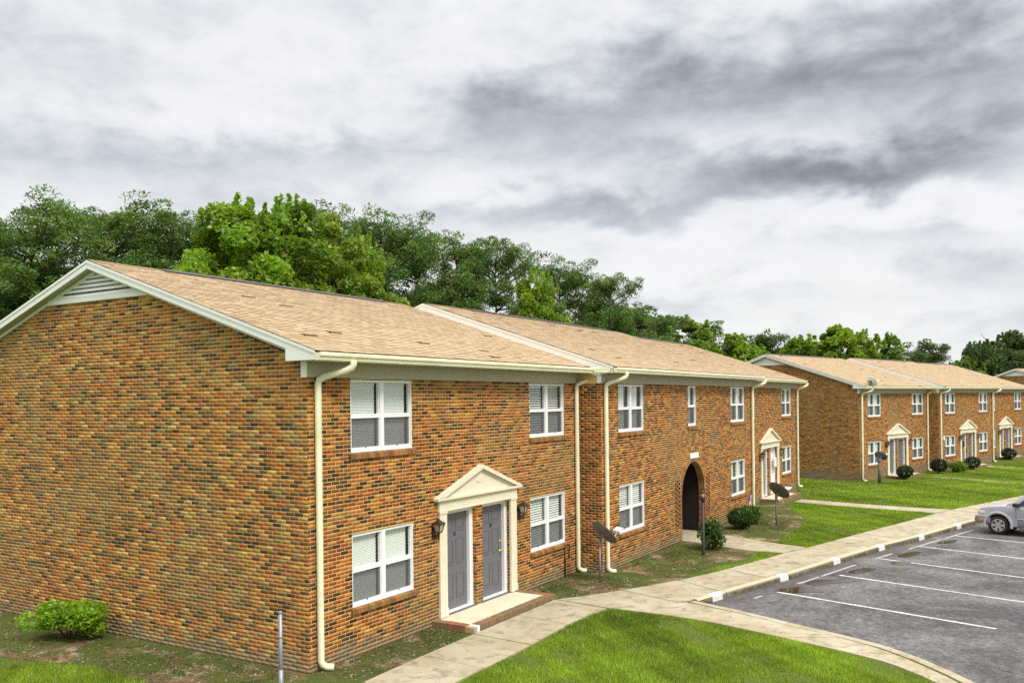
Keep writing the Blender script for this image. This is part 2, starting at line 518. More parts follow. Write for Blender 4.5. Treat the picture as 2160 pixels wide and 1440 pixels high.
# ------------------------------------------------------------------ mesh helpers
class MB:
    def __init__(s):
        s.v, s.f, s.c = [], [], []

    def add(s, vs, fs, col=None):
        o = len(s.v)
        s.v += [tuple(p) for p in vs]
        s.f += [tuple(i + o for i in f) for f in fs]
        if col is not None:
            s.c += [col] * len(vs)
        return s

    def box(s, x0, x1, y0, y1, z0, z1, col=None):
        vs = [(x0, y0, z0), (x1, y0, z0), (x1, y1, z0), (x0, y1, z0), (x0, y0, z1), (x1, y0, z1), (x1, y1, z1), (x0, y1, z1)]
        fs = [(0, 3, 2, 1), (4, 5, 6, 7), (0, 1, 5, 4), (1, 2, 6, 5), (2, 3, 7, 6), (3, 0, 4, 7)]
        return s.add(vs, fs, col)

    def prism(s, poly, axis, a0, a1, col=None):
        """poly: list of 2-D points; axis: the extrusion axis"""
        n = len(poly)
        def P(q, a):
            return {'x': (a, q[0], q[1]), 'y': (q[0], a, q[1]), 'z': (q[0], q[1], a)}[axis]
        vs = [P(q, a0) for q in poly] + [P(q, a1) for q in poly]
        fs = [tuple(range(n - 1, -1, -1)), tuple(range(n, 2 * n))] + [(i, (i + 1) % n, n + (i + 1) % n, n + i) for i in range(n)]
        return s.add(vs, fs, col)

    def tube(s, path, rad, n=8, squash=None, col=None, cap=True):
        path = [Vector(p) for p in path]
        rads = rad if isinstance(rad, (list, tuple)) else [rad] * len(path)
        vs, fs = [], []
        prev = None
        for i, p in enumerate(path):
            d = (path[min(i + 1, len(path) - 1)] - path[max(i - 1, 0)])
            d = d.normalized() if d.length > 1e-9 else Vector((0, 0, 1))
            if prev is None:
                ref = Vector((1, 0, 0)) if abs(d.x) < 0.9 else Vector((0, 1, 0))
                a = (ref - d * ref.dot(d)).normalized()
            else:
                a = (prev - d * prev.dot(d)).normalized()
            prev = a
            bb = d.cross(a)
            for k in range(n):
                t = 2 * math.pi * (k + (0.5 if n == 4 else 0)) / n
                q = p + (a * math.cos(t) * (squash[0] if squash else 1) + bb * math.sin(t) * (squash[1] if squash else 1)) * rads[i]
                vs.append(tuple(q))
        for i in range(len(path) - 1):
            for k in range(n):
                fs.append((i * n + k, i * n + (k + 1) % n, (i + 1) * n + (k + 1) % n, (i + 1) * n + k))
        if cap:
            fs.append(tuple(range(n - 1, -1, -1)))
            fs.append(tuple(range((len(path) - 1) * n, len(path) * n)))
        return s.add(vs, fs, col)

    def lathe(s, prof, n=20, axis='z', c=(0, 0, 0), col=None, cap=True):
        vs, fs = [], []
        for r_, h in prof:
            for k in range(n):
                t = 2 * math.pi * k / n
                x, y = r_ * math.cos(t), r_ * math.sin(t)
                vs.append({'z': (c[0] + x, c[1] + y, c[2] + h), 'x': (c[0] + h, c[1] + x, c[2] + y), 'y': (c[0] + y, c[1] + h, c[2] + x)}[axis])
        m_ = len(prof)
        for i in range(m_ - 1):
            for k in range(n):
                fs.append((i * n + k, i * n + (k + 1) % n, (i + 1) * n + (k + 1) % n, (i + 1) * n + k))
        if cap:
            fs.append(tuple(range(n - 1, -1, -1)))
            fs.append(tuple(range((m_ - 1) * n, m_ * n)))
        return s.add(vs, fs, col)

    def mesh(s, name, material, smooth=False):
        return np_mesh(name, s.v, s.f, material, s.c if s.c else None, smooth)


def np_mesh(name, v, f, material, col=None, smooth=False):
    me = bpy.data.meshes.new(name)
    if isinstance(f, np.ndarray):
        nf, k = f.shape
        me.vertices.add(len(v))
        me.vertices.foreach_set('co', np.asarray(v, np.float32).ravel())
        me.loops.add(nf * k)
        me.loops.foreach_set('vertex_index', f.astype(np.int32).ravel())
        me.polygons.add(nf)
        me.polygons.foreach_set('loop_start', np.arange(0, nf * k, k, dtype=np.int32))
        me.polygons.foreach_set('loop_total', np.full(nf, k, np.int32))
        me.update(calc_edges=True)
    else:
        me.from_pydata([tuple(map(float, p)) for p in v], [], f)
    if col is not None:
        a = me.color_attributes.new('col', 'FLOAT_COLOR', 'POINT')
        c = np.ones((len(v), 4), np.float32)
        c[:, :3] = np.asarray(col, np.float32)
        a.data.foreach_set('color', c.ravel())
    if material is not None:
        me.materials.append(material)
    if smooth:
        me.polygons.foreach_set('use_smooth', [True] * len(me.polygons))
    me.update()
    return me


def obj(name, data, parent=None, loc=None, rotz=0.0, **props):
    o = bpy.data.objects.new(name, data)
    COL.objects.link(o)
    if parent is not None:
        o.parent = parent
    if loc is not None:
        o.location = loc
    if rotz:
        o.rotation_euler = (0, 0, rotz)
    for k, v_ in props.items():
        o[k] = v_
    return o


def thing(name, label, cat, loc=(0, 0, 0), rotz=0.0, group=None):
    o = obj(name, None, None, loc, rotz, label=label, category=cat)
    if group:
        o['group'] = group
    return o


def copy_tree(o, parent=None):
    c = o.copy()
    COL.objects.link(c)
    if parent is not None:
        c.parent = parent
    for ch in list(o.children):
        copy_tree(ch, c)
    return c


def ground_h(x):
    t = min(1.0, max(0.0, (x - 25.0) / 13.0))
    return -0.25 * t * t * (3 - 2 * t)


# ------------------------------------------------------------------ the lie of the land
LOT_EDGE = [(300, -83.4), (60, -18.15), (40, -12.55), (24.0, -8.12), (20.0, -7.05), (17.55, -6.27), (14.75, -5.52), (11.8, -4.83),
            (9.0, -4.05), (7.85, -3.80), (7.42, -4.93), (6.93, -6.02), (6.46, -7.15), (6.08, -7.88), (5.58, -8.48), (5.0, -9.02),
            (4.4, -9.5), (3.7, -10.4), (3.3, -11.6), (3.1, -14), (3.0, -30)]


def densify(pl, step):
    out = []
    for a, b_ in zip(pl[:-1], pl[1:]):
        n = max(1, int(math.dist(a, b_) / step))
        for i in range(n):
            t = i / n
            out.append((a[0] + (b_[0] - a[0]) * t, a[1] + (b_[1] - a[1]) * t))
    out.append(pl[-1])
    return out


def poly_area(name, poly, z, material, step=None, **props):
    poly = list(poly)
    if step:
        poly = densify(poly + [poly[0]], step)[:-1]
    pts = [Vector(p) for p in poly]
    n = len(pts)
    xs = [p[0] for p in poly]
    extra = []
    if max(xs) > 24 and step:
        x0, x1 = max(24, min(xs)), min(40, max(xs))
        ys = [p[1] for p in poly]
        for x in np.arange(x0, x1, 1.5):
            for y in np.arange(max(min(ys), -40), min(max(ys), 60), 3.0):
                extra.append(Vector((x + 0.01, y + 0.01)))
    vs, es, fs, *_ = delaunay_2d_cdt(pts + extra, [], [list(range(n))], 1, 1e-5)
    me = np_mesh(name, [(p.x, p.y, z + ground_h(p.x)) for p in vs], [tuple(f) for f in fs], material)
    bm = bmesh.new()
    bm.from_mesh(me)
    for f in bm.faces:
        if f.normal.z < 0:
            f.normal_flip()
    bm.to_mesh(me)
    bm.free()
    return obj(name, me, None, **props)


ground_poly = LOT_EDGE + [(3.0, -90), (-120, -90), (-120, 260), (300, 260)]
poly_area('ground', ground_poly, 0.0, MAT['lawn'], None if False else 4.0, kind='structure')
lot_poly = LOT_EDGE + [(3.0, -90), (300, -90)]
lot = poly_area('parking_lot', lot_poly, -0.12, MAT['asphalt'], 4.0, kind='structure')

# soil beds along the walls
BED_FRONT = [(-0.02, -0.01), (-0.02, -1.10), (-3.0, -1.12), (-3.0, -0.4), (-1.72, 1.6), (-1.56, 2.4), (-1.5, 3.5), (-1.75, 4.5), (-1.95, 5.6), (-2.6, 7.5), (-3.2, 12.0), (-0.02, 12.0)]
poly_area('soil_bed', BED_FRONT, 0.006, MAT['soil'], None, kind='structure')
poly_area('soil_bed', [(-0.02, -0.01), (-0.02, -1.05), (3.4, -0.92), (6.6, -0.92), (7.2, -1.42), (8.6, -2.16), (9.6, -2.56),
                       (10.7, -2.82), (12.0, -3.06), (13.6, -3.40), (14.75, -3.15), (15.6, -0.66), (9.8, -0.66), (9.8, -0.01)], 0.006, MAT['soil'], None, kind='structure')
poly_area('soil_bed', [(17.75, -0.66), (17.1, -1.6), (16.35, -3.22), (17.5, -3.28), (18.6, -3.24), (20.5, -3.18), (22.2, -2.92), (23.4, -2.45),
                       (24.3, -1.95), (25.4, -1.62), (26.6, -1.3), (26.7, -0.01), (23.48, -0.01), (23.48, -0.66)], 0.006, MAT['soil'], 0.8, kind='structure')

# far woods floor, sidewalk and walks in slabs
def strip_slabs(root, A, B, n, z, th, joint=0.012, rnd=0.004):
    def samp(pl, t):
        L = [0]
        for a, b_ in zip(pl[:-1], pl[1:]):
            L.append(L[-1] + math.dist(a, b_))
        d = t * L[-1]
        for i in range(len(pl) - 1):
            if d <= L[i + 1] + 1e-9:
                k = (d - L[i]) / max(1e-9, L[i + 1] - L[i])
                return Vector((pl[i][0] + (pl[i + 1][0] - pl[i][0]) * k, pl[i][1] + (pl[i + 1][1] - pl[i][1]) * k))
        return Vector(pl[-1])
    tot = sum(math.dist(a, b_) for a, b_ in zip(A[:-1], A[1:]))
    dt = joint / tot
    for i in range(n):
        t0, t1 = i / n + dt, (i + 1) / n - dt
        k = 4
        top = [samp(A, t0 + (t1 - t0) * j / k) for j in range(k + 1)] + [samp(B, t1 - (t1 - t0) * j / k) for j in range(k + 1)]
        dz = random.uniform(-rnd, rnd)
        N = len(top)
        vs = [(p.x, p.y, z + dz + ground_h(p.x)) for p in top] + [(p.x, p.y, z - th + ground_h(p.x)) for p in top]
        fs = [(j, j + 1, N - 2 - j, N - 1 - j) for j in range(k)] + [(N + j, N + (j + 1) % N, (j + 1) % N, j)[::-1] for j in range(N)]
        me = np_mesh('slab', vs, fs, MAT['concrete'])
        bm = bmesh.new(); bm.from_mesh(me)
        bmesh.ops.recalc_face_normals(bm, faces=bm.faces)
        bm.to_mesh(me); bm.free()
        obj('slab', me, root)


front_walk = obj('front_walk', None, None, kind='structure')
strip_slabs(front_walk, [(-3.2, -1.13), (0.09, -1.09), (1.94, -1.03), (3.56, -1.04), (6.55, -1.03)], [(-3.2, -2.42), (0.8, -2.37), (2.82, -2.36), (4.8, -2.28), (6.35, -2.38)], 6, 0.03, 0.1)
sidewalk = obj('sidewalk', None, None, kind='structure')
strip_slabs(sidewalk, [(6.58, -1.03), (7.2, -1.46), (8.6, -2.19), (9.78, -2.69)], [(6.40, -2.40), (6.95, -3.0), (7.7, -3.62), (9.1, -3.90)], 2, 0.03, 0.1)
strip_slabs(sidewalk, [(9.80, -2.70), (11.4, -3.23), (13.27, -3.70), (14.77, -4.03), (16.07, -4.42), (18.95, -5.14), (22.4, -6.03), (25.9, -6.93), (28.7, -7.62), (33.6, -8.84), (40, -10.5), (60, -15.9)],
            [(9.12, -3.91), (11.87, -4.66), (14.78, -5.38), (17.57, -6.12), (20.05, -6.90), (24.0, -7.98), (40, -12.4), (60, -18.0)], 26, 0.03, 0.1)
strip_slabs(sidewalk, [(7.68, -3.64), (7.28, -4.86), (6.80, -5.95), (6.33, -7.05), (5.95, -7.75), (5.47, -8.33), (4.9, -8.86), (4.25, -9.36), (3.5, -10.3), (3.0, -12)],
            [(6.42, -2.46), (6.43, -3.62), (6.3, -4.66), (5.98, -5.69), (5.68, -6.62), (5.38, -7.48), (5.1, -8.12), (4.5, -8.75), (3.4, -9.7), (2.6, -11.5)], 8, 0.027, 0.1)
arch_walk = obj('arch_walk', None, None, kind='structure')
strip_slabs(arch_walk, [(15.62, 0.8), (15.55, -0.70), (15.1, -1.9), (14.72, -3.1), (14.83, -4.00)], [(17.78, 0.8), (17.72, -0.70), (17.15, -1.75), (16.42, -3.2), (16.0, -4.36)], 3, 0.024, 0.1)
door_walk = obj('door_walk', None, None, kind='structure')
strip_slabs(door_walk, [(27.55, -1.25), (26.95, -3.0), (26.5, -4.6), (25.95, -6.85)], [(29.0, -1.25), (28.2, -3.5), (27.7, -5.4), (27.55, -7.25)], 4, 0.024, 0.1)
far_walk = obj('far_walk', None, None, kind='structure')
strip_slabs(far_walk, [(45.3, -4.75), (44.2, -5.85), (43.0, -8.0), (42.0, -10.9)], [(46.3, -5.0), (45.2, -6.1), (44.0, -8.3), (43.0, -11.15)], 4, 0.024, 0.1)
strip_slabs(far_walk, [(54.5, -7.1), (53.2, -8.9), (52.0, -13.6)], [(55.6, -7.4), (54.4, -9.2), (53.1, -13.9)], 4, 0.024, 0.1)

# kerb in cast lengths; painted stall marks
kerb = obj('kerb', None, None, kind='structure')
KL = [(8.0, -3.80), (9.14, -4.08), (11.87, -4.83), (14.78, -5.52), (17.57, -6.25), (20.05, -7.04), (24.0, -8.10), (40, -12.53), (60, -18.1)]
def kerb_run(path, name, w0, w1, zt, zb, material, nlen, gap=0.012):
    pts = densify(path, nlen)
    for a, b_ in zip(pts[:-1], pts[1:]):
        d = Vector((b_[0] - a[0], b_[1] - a[1]))
        L = d.length
        if L < 0.2:
            continue
        d.normalize()
        nrm = Vector((-d.y, d.x))
        # profile across: sloped face towards the lot
        prof = [(w1, zb), (w1, zt), (w0 + 0.05, zt), (w0 + 0.012, zt - 0.035), (w0, zb)]
        vs = []
        for q in (a, b_):
            sgn = 1 if q is a else -1
            for o_, z_ in prof:
                p = Vector(q) + d * gap * sgn + nrm * o_
                vs.append((p.x, p.y, z_ + ground_h(p.x)))
        k = len(prof)
        fs = [(i, (i + 1) % k, k + (i + 1) % k, k + i) for i in range(k)] + [tuple(range(k - 1, -1, -1)), tuple(range(k, 2 * k))]
        me = np_mesh(name, vs, fs, material)
        bm = bmesh.new(); bm.from_mesh(me); bmesh.ops.recalc_face_normals(bm, faces=bm.faces); bm.to_mesh(me); bm.free()
        obj(name, me, kerb)
kerb_run(KL, 'kerb_stone', -0.02, 0.13, 0.032, -0.2, MAT['kerb'], 3.0)
kerb_run([(7.85, -3.75), (7.42, -4.93), (6.93, -6.02), (6.46, -7.15), (6.08, -7.88), (5.58, -8.48), (5.0, -9.02), (4.4, -9.5), (3.7, -10.4), (3.3, -11.6)], 'kerb_stone', 0.02, -0.11, 0.02, -0.2, MAT['concrete'], 1.4, 0.006)

lines = [((10.25, -4.95), (8.95, -9.5)), ((12.95, -5.84), (11.55, -10.6)), ((15.87, -6.35), (14.3, -11.2)), ((18.59, -7.04), (16.9, -12)), ((21.3, -7.86), (19.7, -13)), ((24.1, -8.7), (22.4, -14)), ((26.9, -9.5), (25.2, -15))]
for (a, b_) in lines:
    d = Vector((b_[0] - a[0], b_[1] - a[1])).normalized()
    n_ = Vector((-d.y, d.x)) * 0.05
    vs, fs = [], []
    for q in (a, b_):
        for s_ in (-1, 1):
            vs.append((q[0] + n_.x * s_, q[1] + n_.y * s_, -0.114 + ground_h(q[0])))
    obj('parking_line', np_mesh('parking_line', vs, [(0, 1, 3, 2)], MAT['line']), lot)
d = Vector((0.967, -0.2543)); n_ = Vector((0.2543, 0.967)) * 0.045
for a, b_ in (((11.4, -5.15), (12.5, -5.43)), ((12.62, -5.46), (14.6, -5.94)), ((15.8, -6.26), (16.9, -6.56)), ((17.9, -6.87), (20.3, -7.55)), ((20.6, -7.63), (23.0, -8.31)), ((9.35, -4.66), (9.7, -4.75))):
    vs = [(q[0] + n_.x * s_ * 0.8, q[1] + n_.y * s_ * 0.8, -0.117) for q in (a, b_) for s_ in (-1, 1)]
    obj('parking_line', np_mesh('parking_line', vs, [(0, 1, 3, 2)], MAT['oldline']), lot)
# stall marks: white painted sleeves on the kerb
for (x, y) in ((8.75, -3.98), (11.6, -4.76), (14.5, -5.46), (17.3, -6.20), (19.9, -7.0), (23.0, -7.84)):
    mb = MB().prism([(-0.012, -0.118), (-0.036, -0.118), (-0.026, -0.001), (0.03, 0.038), (0.12, 0.038), (0.12, 0.034), (0.04, 0.033)], 'x', -0.2, 0.2)
    obj('stall_mark', mb.mesh('stall_mark', MAT['oldwhite']), kerb, (x, y, 0), -0.262)

def puddle(pts, label):
    vs = []
    c = np.mean(pts, 0)
    ring = []
    P = [np.array(p) for p in pts]
    n = len(P)
    for i in range(n):
        for t in np.linspace(0, 1, 6)[:-1]:
            p0, p1, p2, p3 = P[i - 1], P[i], P[(i + 1) % n], P[(i + 2) % n]
            q = 0.5 * ((2 * p1) + (-p0 + p2) * t + (2 * p0 - 5 * p1 + 4 * p2 - p3) * t * t + (-p0 + 3 * p1 - 3 * p2 + p3) * t ** 3)
            ring.append(q)
    vs = [(q[0], q[1], -0.111) for q in ring]
    me = np_mesh('puddle', vs, [tuple(range(len(vs)))], MAT['puddle'])
    o = obj('puddle', me, None, kind='structure')
    if me.polygons[0].normal.z < 0:
        me.flip_normals()
puddle([(10.35, -4.95), (10.75, -4.98), (11.0, -5.3), (10.95, -5.75), (10.7, -5.9), (10.55, -5.55), (10.3, -5.3)], '')
puddle([(11.5, -5.32), (12.0, -5.42), (12.4, -5.9), (12.5, -6.35), (12.15, -6.2), (11.75, -5.8), (11.45, -5.6)], '')
puddle([(13.5, -5.95), (14.1, -6.15), (14.3, -6.5), (13.9, -6.45), (13.4, -6.2)], '')
puddle([(15.2, -6.75), (15.6, -6.8), (15.7, -7.15), (15.4, -7.2), (15.1, -6.95)], '')
puddle([(16.6, -6.75), (17.4, -7.0), (17.5, -7.25), (16.9, -7.2), (16.4, -6.95)], '')
puddle([(19.4, -7.5), (20.2, -7.75), (20.3, -8.0), (19.6, -7.85)], '')


# ------------------------------------------------------------------ brickwork
C_H, C_L = 0.0675, 0.2035          # course height, stretcher module
JT = 0.0135                          # joint
PAL_FRONT = [((.46, .135, .023), 24), ((.55, .205, .036), 22), ((.36, .088, .019), 15), ((.070, .036, .018), 14), ((.14, .058, .021), 12), ((.60, .29, .065), 8), ((.25, .092, .026), 8)]
PAL_SIDE = [((.47, .165, .033), 21), ((.56, .25, .052), 20), ((.38, .12, .033), 12), ((.085, .054, .030), 11), ((.18, .10, .042), 12), ((.60, .38, .11), 10), ((.33, .24, .085), 8), ((.27, .12, .038), 8)]
PAL_RED_SHADE = [((.32, .098, .025), 26), ((.41, .150, .036), 22), ((.20, .07, .023), 20), ((.085, .042, .021), 15), ((.48, .215, .056), 16)]  # redder bricks, darkened: shade of the recessed return put into the colour


def lay_bricks(L, z0, rows, openings=(), ztop=None, pal=PAL_FRONT, phase=0.0, clipfn=None, x_start=0.0, skipfn=None):
    """returns array of (u0,u1,z0,z1,palidx) ; u runs along the wall"""
    out = []
    for r_ in range(rows):
        za = z0 + r_ * C_H + JT / 2
        zb = z0 + (r_ + 1) * C_H - JT / 2
        zm = (za + zb) / 2
        x = x_start - C_L * (1.5 if r_ % 2 else 1.0) + phase
        cuts = [(a, b_) for (a, b_, c_, d_) in openings if c_ < zm < d_]
        if clipfn:
            cuts = cuts + clipfn(zm)
        lo, hi = x_start, x_start + L
        if ztop is not None:
            lo2, hi2 = ztop(zb)
            lo, hi = max(lo, lo2), min(hi, hi2)
        while x < hi:
            a, b_ = max(x + JT / 2, lo), min(x + C_L - JT / 2, hi)
            x += C_L
            segs = [(a, b_)]
            for (ca, cb) in cuts:
                ns = []
                for (p, q) in segs:
                    if cb <= p or ca >= q:
                        ns.append((p, q))
                    else:
                        if ca > p:
                            ns.append((p, ca - 0.004))
                        if cb < q:
                            ns.append((cb + 0.004, q))
                segs = ns
            for (p, q) in segs:
                if q - p > 0.02 and not (skipfn and skipfn((p + q) / 2, r_)):
                    out.append((p, q, za, zb))
    arr = np.array(out) if out else np.zeros((0, 4))
    ws = np.array([w_ for _, w_ in pal], float)
    # neighbouring bricks share a firing batch now and then
    pi = rng.choice(len(pal), size=len(arr), p=ws / ws.sum())
    cols = np.array([c for c, _ in pal])[pi] * rng.uniform(0.82, 1.2, (len(arr), 1)) * rng.uniform(0.94, 1.06, (len(arr), 3)) if len(arr) else np.zeros((0, 3))
    return arr, cols


class Wall:
    """a plane with origin o, direction u (along), outward normal n"""
    def __init__(s, o, u, n):
        s.o, s.u, s.n = np.array(o, float), np.array(u, float), np.array(n, float)

    def bricks_mesh(s, arr, cols, proud=0.0035):
        N = len(arr)
        out = rng.uniform(-0.0018, 0.0018, N) + proud
        V = np.zeros((N, 8, 3))
        k = 0
        Z = np.array([0, 0, 1.0])
        for dep in (0, 1):
            for (ui, zi) in ((0, 2), (1, 2), (1, 3), (0, 3)):
                V[:, k] = s.o + arr[:, ui, None] * s.u + arr[:, zi, None] * Z + (out[:, None] if dep == 0 else np.full((N, 1), -0.004)) * s.n
                k += 1
        base = np.arange(N)[:, None, None] * 8
        q = np.array([[0, 1, 2, 3], [0, 4, 5, 1], [1, 5, 6, 2], [2, 6, 7, 3], [3, 7, 4, 0]])
        if np.dot(np.cross(s.u, Z), s.n) < 0:
            q = q[:, ::-1]
        F = (base + q[None]).reshape(-1, 4)
        C = np.repeat(cols, 8, 0)
        return V.reshape(-1, 3), F, C


def project_area(P, size):
    """rough on-screen size of a brick, to pick out those that show largest"""
    v = P - CAM
    x = v @ np.array(_r); y = v @ np.array(_u); z = v @ np.array(_f)
    px = 1080 + FPX * x / z; py = 844 - FPX * y / z
    ok = (z > 1) & (px > 0) & (px < 2160) & (py > 0) & (py < 1440)
    return np.where(ok, size / z ** 2, 0)


class Brickwork:
    def __init__(s, root):
        s.root = root
        s.parts = []

    def add(s, wall, arr, cols):
        if len(arr):
            s.parts.append((wall, arr, cols))

    def build(s, single=0, rot=0.0, origin=(0, 0, 0)):
        Vs, Fs, Cs, off = [], [], [], 0
        keep = []
        if single:
            sc = []
            for i, (w_, arr, cols) in enumerate(s.parts):
                cen = w_.o + ((arr[:, 0] + arr[:, 1]) / 2)[:, None] * w_.u + ((arr[:, 2] + arr[:, 3]) / 2)[:, None] * np.array([0, 0, 1.0])
                vd = CAM - cen
                vd = vd / np.linalg.norm(vd, axis=1)[:, None]
                a_ = project_area(cen, (arr[:, 1] - arr[:, 0]) * 0.056 * np.maximum(0, vd @ w_.n))
                sc += [(a_[j], i, j) for j in range(len(arr))]
            sc.sort(reverse=True)
            keep = sc[:single]
        chosen = {(i, j) for _, i, j in keep}
        cache = {}
        for i, (w_, arr, cols) in enumerate(s.parts):
            mask = np.array([(i, j) not in chosen for j in range(len(arr))])
            V, F, C = w_.bricks_mesh(arr[mask], cols[mask])
            Vs.append(V); Fs.append(F + off); Cs.append(C)
            off += len(V)
            for j in np.nonzero(~mask)[0]:
                a = arr[j]
                ln = round(a[1] - a[0], 3)
                key = (i, ln, tuple(np.round(cols[j] * 14).astype(int)))
                if key not in cache:
                    w0 = Wall((0, 0, 0), w_.u, w_.n)
                    V1, F1, C1 = w0.bricks_mesh(np.array([[-ln / 2, ln / 2, -(C_H - JT) / 2, (C_H - JT) / 2]]), cols[j:j + 1])
                    cache[key] = np_mesh('brick', V1, F1, MAT['brick'], C1)
                c0 = w_.o + (a[0] + a[1]) / 2 * w_.u + np.array([0, 0, (a[2] + a[3]) / 2])
                obj('brick', cache[key], s.root, tuple(c0))
        me = np_mesh('brickwork', np.concatenate(Vs), np.concatenate(Fs), MAT['brick'], np.concatenate(Cs))
        return obj('brickwork', me, s.root, kind='stuff')


# ------------------------------------------------------------------ windows, doors, trims (meshes shared by all copies)
WW, WH = 1.765, 1.275

def window_meshes(wd, ht, leaves):
    out = {}
    mb = MB()
    fr = 0.042
    y0, y1 = 0.022, 0.105
    mb.box(0, fr, y0, y1, 0, ht); mb.box(wd - fr, wd, y0, y1, 0, ht)
    mb.box(fr, wd - fr, y0, y1, ht - fr, ht); mb.box(fr, wd - fr, y0, y1, 0, 0.05)
    bays = []
    if leaves == 2:
        mw = 0.11
        mb.box(wd / 2 - mw / 2, wd / 2 + mw / 2, y0 + 0.003, y1, 0.05, ht - fr)
        bays = [(fr, wd / 2 - mw / 2), (wd / 2 + mw / 2, wd - fr)]
    else:
        bays = [(fr, wd - fr)]
    mid = ht * 0.5
    for a, b_ in bays:
        mb.box(a, b_, y0 + 0.012, y1 - 0.004, mid - 0.038, mid + 0.036)       # meeting rail
        mb.box(a, b_, y0 + 0.02, y1 - 0.004, 0.05, 0.085)                   # bottom rail of the lower sash
        for x in (a, b_ - 0.018):
            mb.box(x, x + 0.018, y0 + 0.022, y1 - 0.006, 0.085, mid - 0.038)
            mb.box(x, x + 0.018, y0 + 0.028, y1 - 0.006, mid + 0.036, ht - fr)
    out['window'] = mb.mesh('window', MAT['vinyl'])
    out['bays'] = bays
    return out


def blind_mesh(wd, ht, pitch, tilt, matk='blind', gap_right=0.05, crooked=0.0):
    mb = MB()
    n = int(ht / pitch)
    t = pitch * 0.62
    for i in range(n):
        z = i * pitch + pitch * 0.5
        dz = crooked * random.uniform(-1, 1)
        a = tilt + random.uniform(-0.08, 0.08)
        h, dpt = t * math.sin(a), t * math.cos(a)
        x0, x1 = 0.004, wd - gap_right
        vs = [(x0, -dpt, z - h), (x1, -dpt, z - h + dz), (x1, dpt, z + h + dz), (x0, dpt, z + h)]
        mb.add(vs, [(0, 1, 2, 3)])
    mb.box(0.0, wd - gap_right, -0.02, 0.02, ht - 0.03, ht)
    return mb.mesh('blinds', MAT[matk])


def curtain_mesh(wd, ht):
    mb = MB()
    n = 24
    vs = []
    for i in range(n + 1):
        x = wd * 0.80 * i / n
        y = 0.012 * math.sin(i * 1.9) + 0.006 * math.sin(i * 4.1)
        vs += [(x, y, 0), (x, y, ht)]
    mb.add(vs, [(2 * i, 2 * i + 2, 2 * i + 3, 2 * i + 1) for i in range(n)])
    return mb.mesh('curtain', MAT['curtain'])


WIN2 = window_meshes(WW, WH, 2)
WIN1 = window_meshes(0.79, WH, 1)
_bay = WIN2['bays'][0]
BW = _bay[1] - _bay[0]
B_MINI = [blind_mesh(BW, WH - 0.1, 0.027, 1.15, 'blind', 0.05), blind_mesh(BW, WH - 0.1, 0.027, 1.22, 'blind', 0.07)]
B_WIDE = [blind_mesh(BW, WH - 0.1, 0.058, 0.62, 'blind', 0.06), blind_mesh(BW, WH - 0.1, 0.058, 0.8, 'blind', 0.10)]
B_CURT = [curtain_mesh(BW, WH - 0.1)]
B_CURT1 = [curtain_mesh(0.70, WH - 0.1)]


def pane_mesh(wd, z0, z1, y, material, name):
    return MB().add([(0, y, z0), (wd, y, z0), (wd, y, z1), (0, y, z1)], [(0, 1, 2, 3)]).mesh(name, material)

MID = WH * 0.5
PANE_LO = pane_mesh(BW - 0.036, 0.085, MID - 0.038, 0.084, MAT['glass'], 'pane')
PANE_UP = pane_mesh(BW - 0.036, MID + 0.036, WH - 0.042, 0.096, MAT['glass'], 'pane')
SCREEN = pane_mesh(BW - 0.036, 0.085, MID - 0.038, 0.058, MAT['screen'], 'insect_screen')
PANE_LO1 = pane_mesh(0.67, 0.085, MID - 0.038, 0.084, MAT['glass'], 'pane')
PANE_UP1 = pane_mesh(0.67, MID + 0.036, WH - 0.042, 0.096, MAT['glass'], 'pane')
SCREEN1 = pane_mesh(0.67, 0.085, MID - 0.038, 0.058, MAT['screen'], 'insect_screen')
LATCH = MB().box(-0.05, 0.05, 0.045, 0.06, 0.085, 0.1).box(-0.012, 0.012, 0.03, 0.055, 0.087, 0.112).mesh('latch', MAT['steel'])


def sill_mesh(wd):
    mb = MB()
    x = -0.05
    cs = [c for c, _ in PAL_FRONT]
    while x < wd + 0.02:
        c = random.choice([(.42, .19, .06), (.38, .16, .055), (.47, .25, .085), (.30, .13, .05)])
        c = tuple(q * random.uniform(0.85, 1.15) for q in c)
        zo = random.uniform(-0.003, 0.003)
        # sloped rowlock
        vs = []
        for xx in (x + 0.005, x + 0.0615):
            vs += [(xx, -0.045, -0.105 + zo), (xx, 0.05, -0.105 + zo), (xx, 0.05, 0.0 + zo), (xx, -0.045, -0.024 + zo)]
        mb.add(vs, [(0, 1, 2, 3), (7, 6, 5, 4), (0, 4, 5, 1), (1, 5, 6, 2), (2, 6, 7, 3), (3, 7, 4, 0)], c)
        x += 0.0675
    me = mb.mesh('sill', MAT['brick'])
    bm = bmesh.new(); bm.from_mesh(me); bmesh.ops.recalc_face_normals(bm, faces=bm.faces); bm.to_mesh(me); bm.free()
    return me


SILL2, SILL1 = sill_mesh(WW), sill_mesh(0.79)
SILLM2 = MB().box(-0.045, WW + 0.045, -0.036, 0.05, -0.1, -0.03).mesh('sill_mortar', MAT['mortar'])


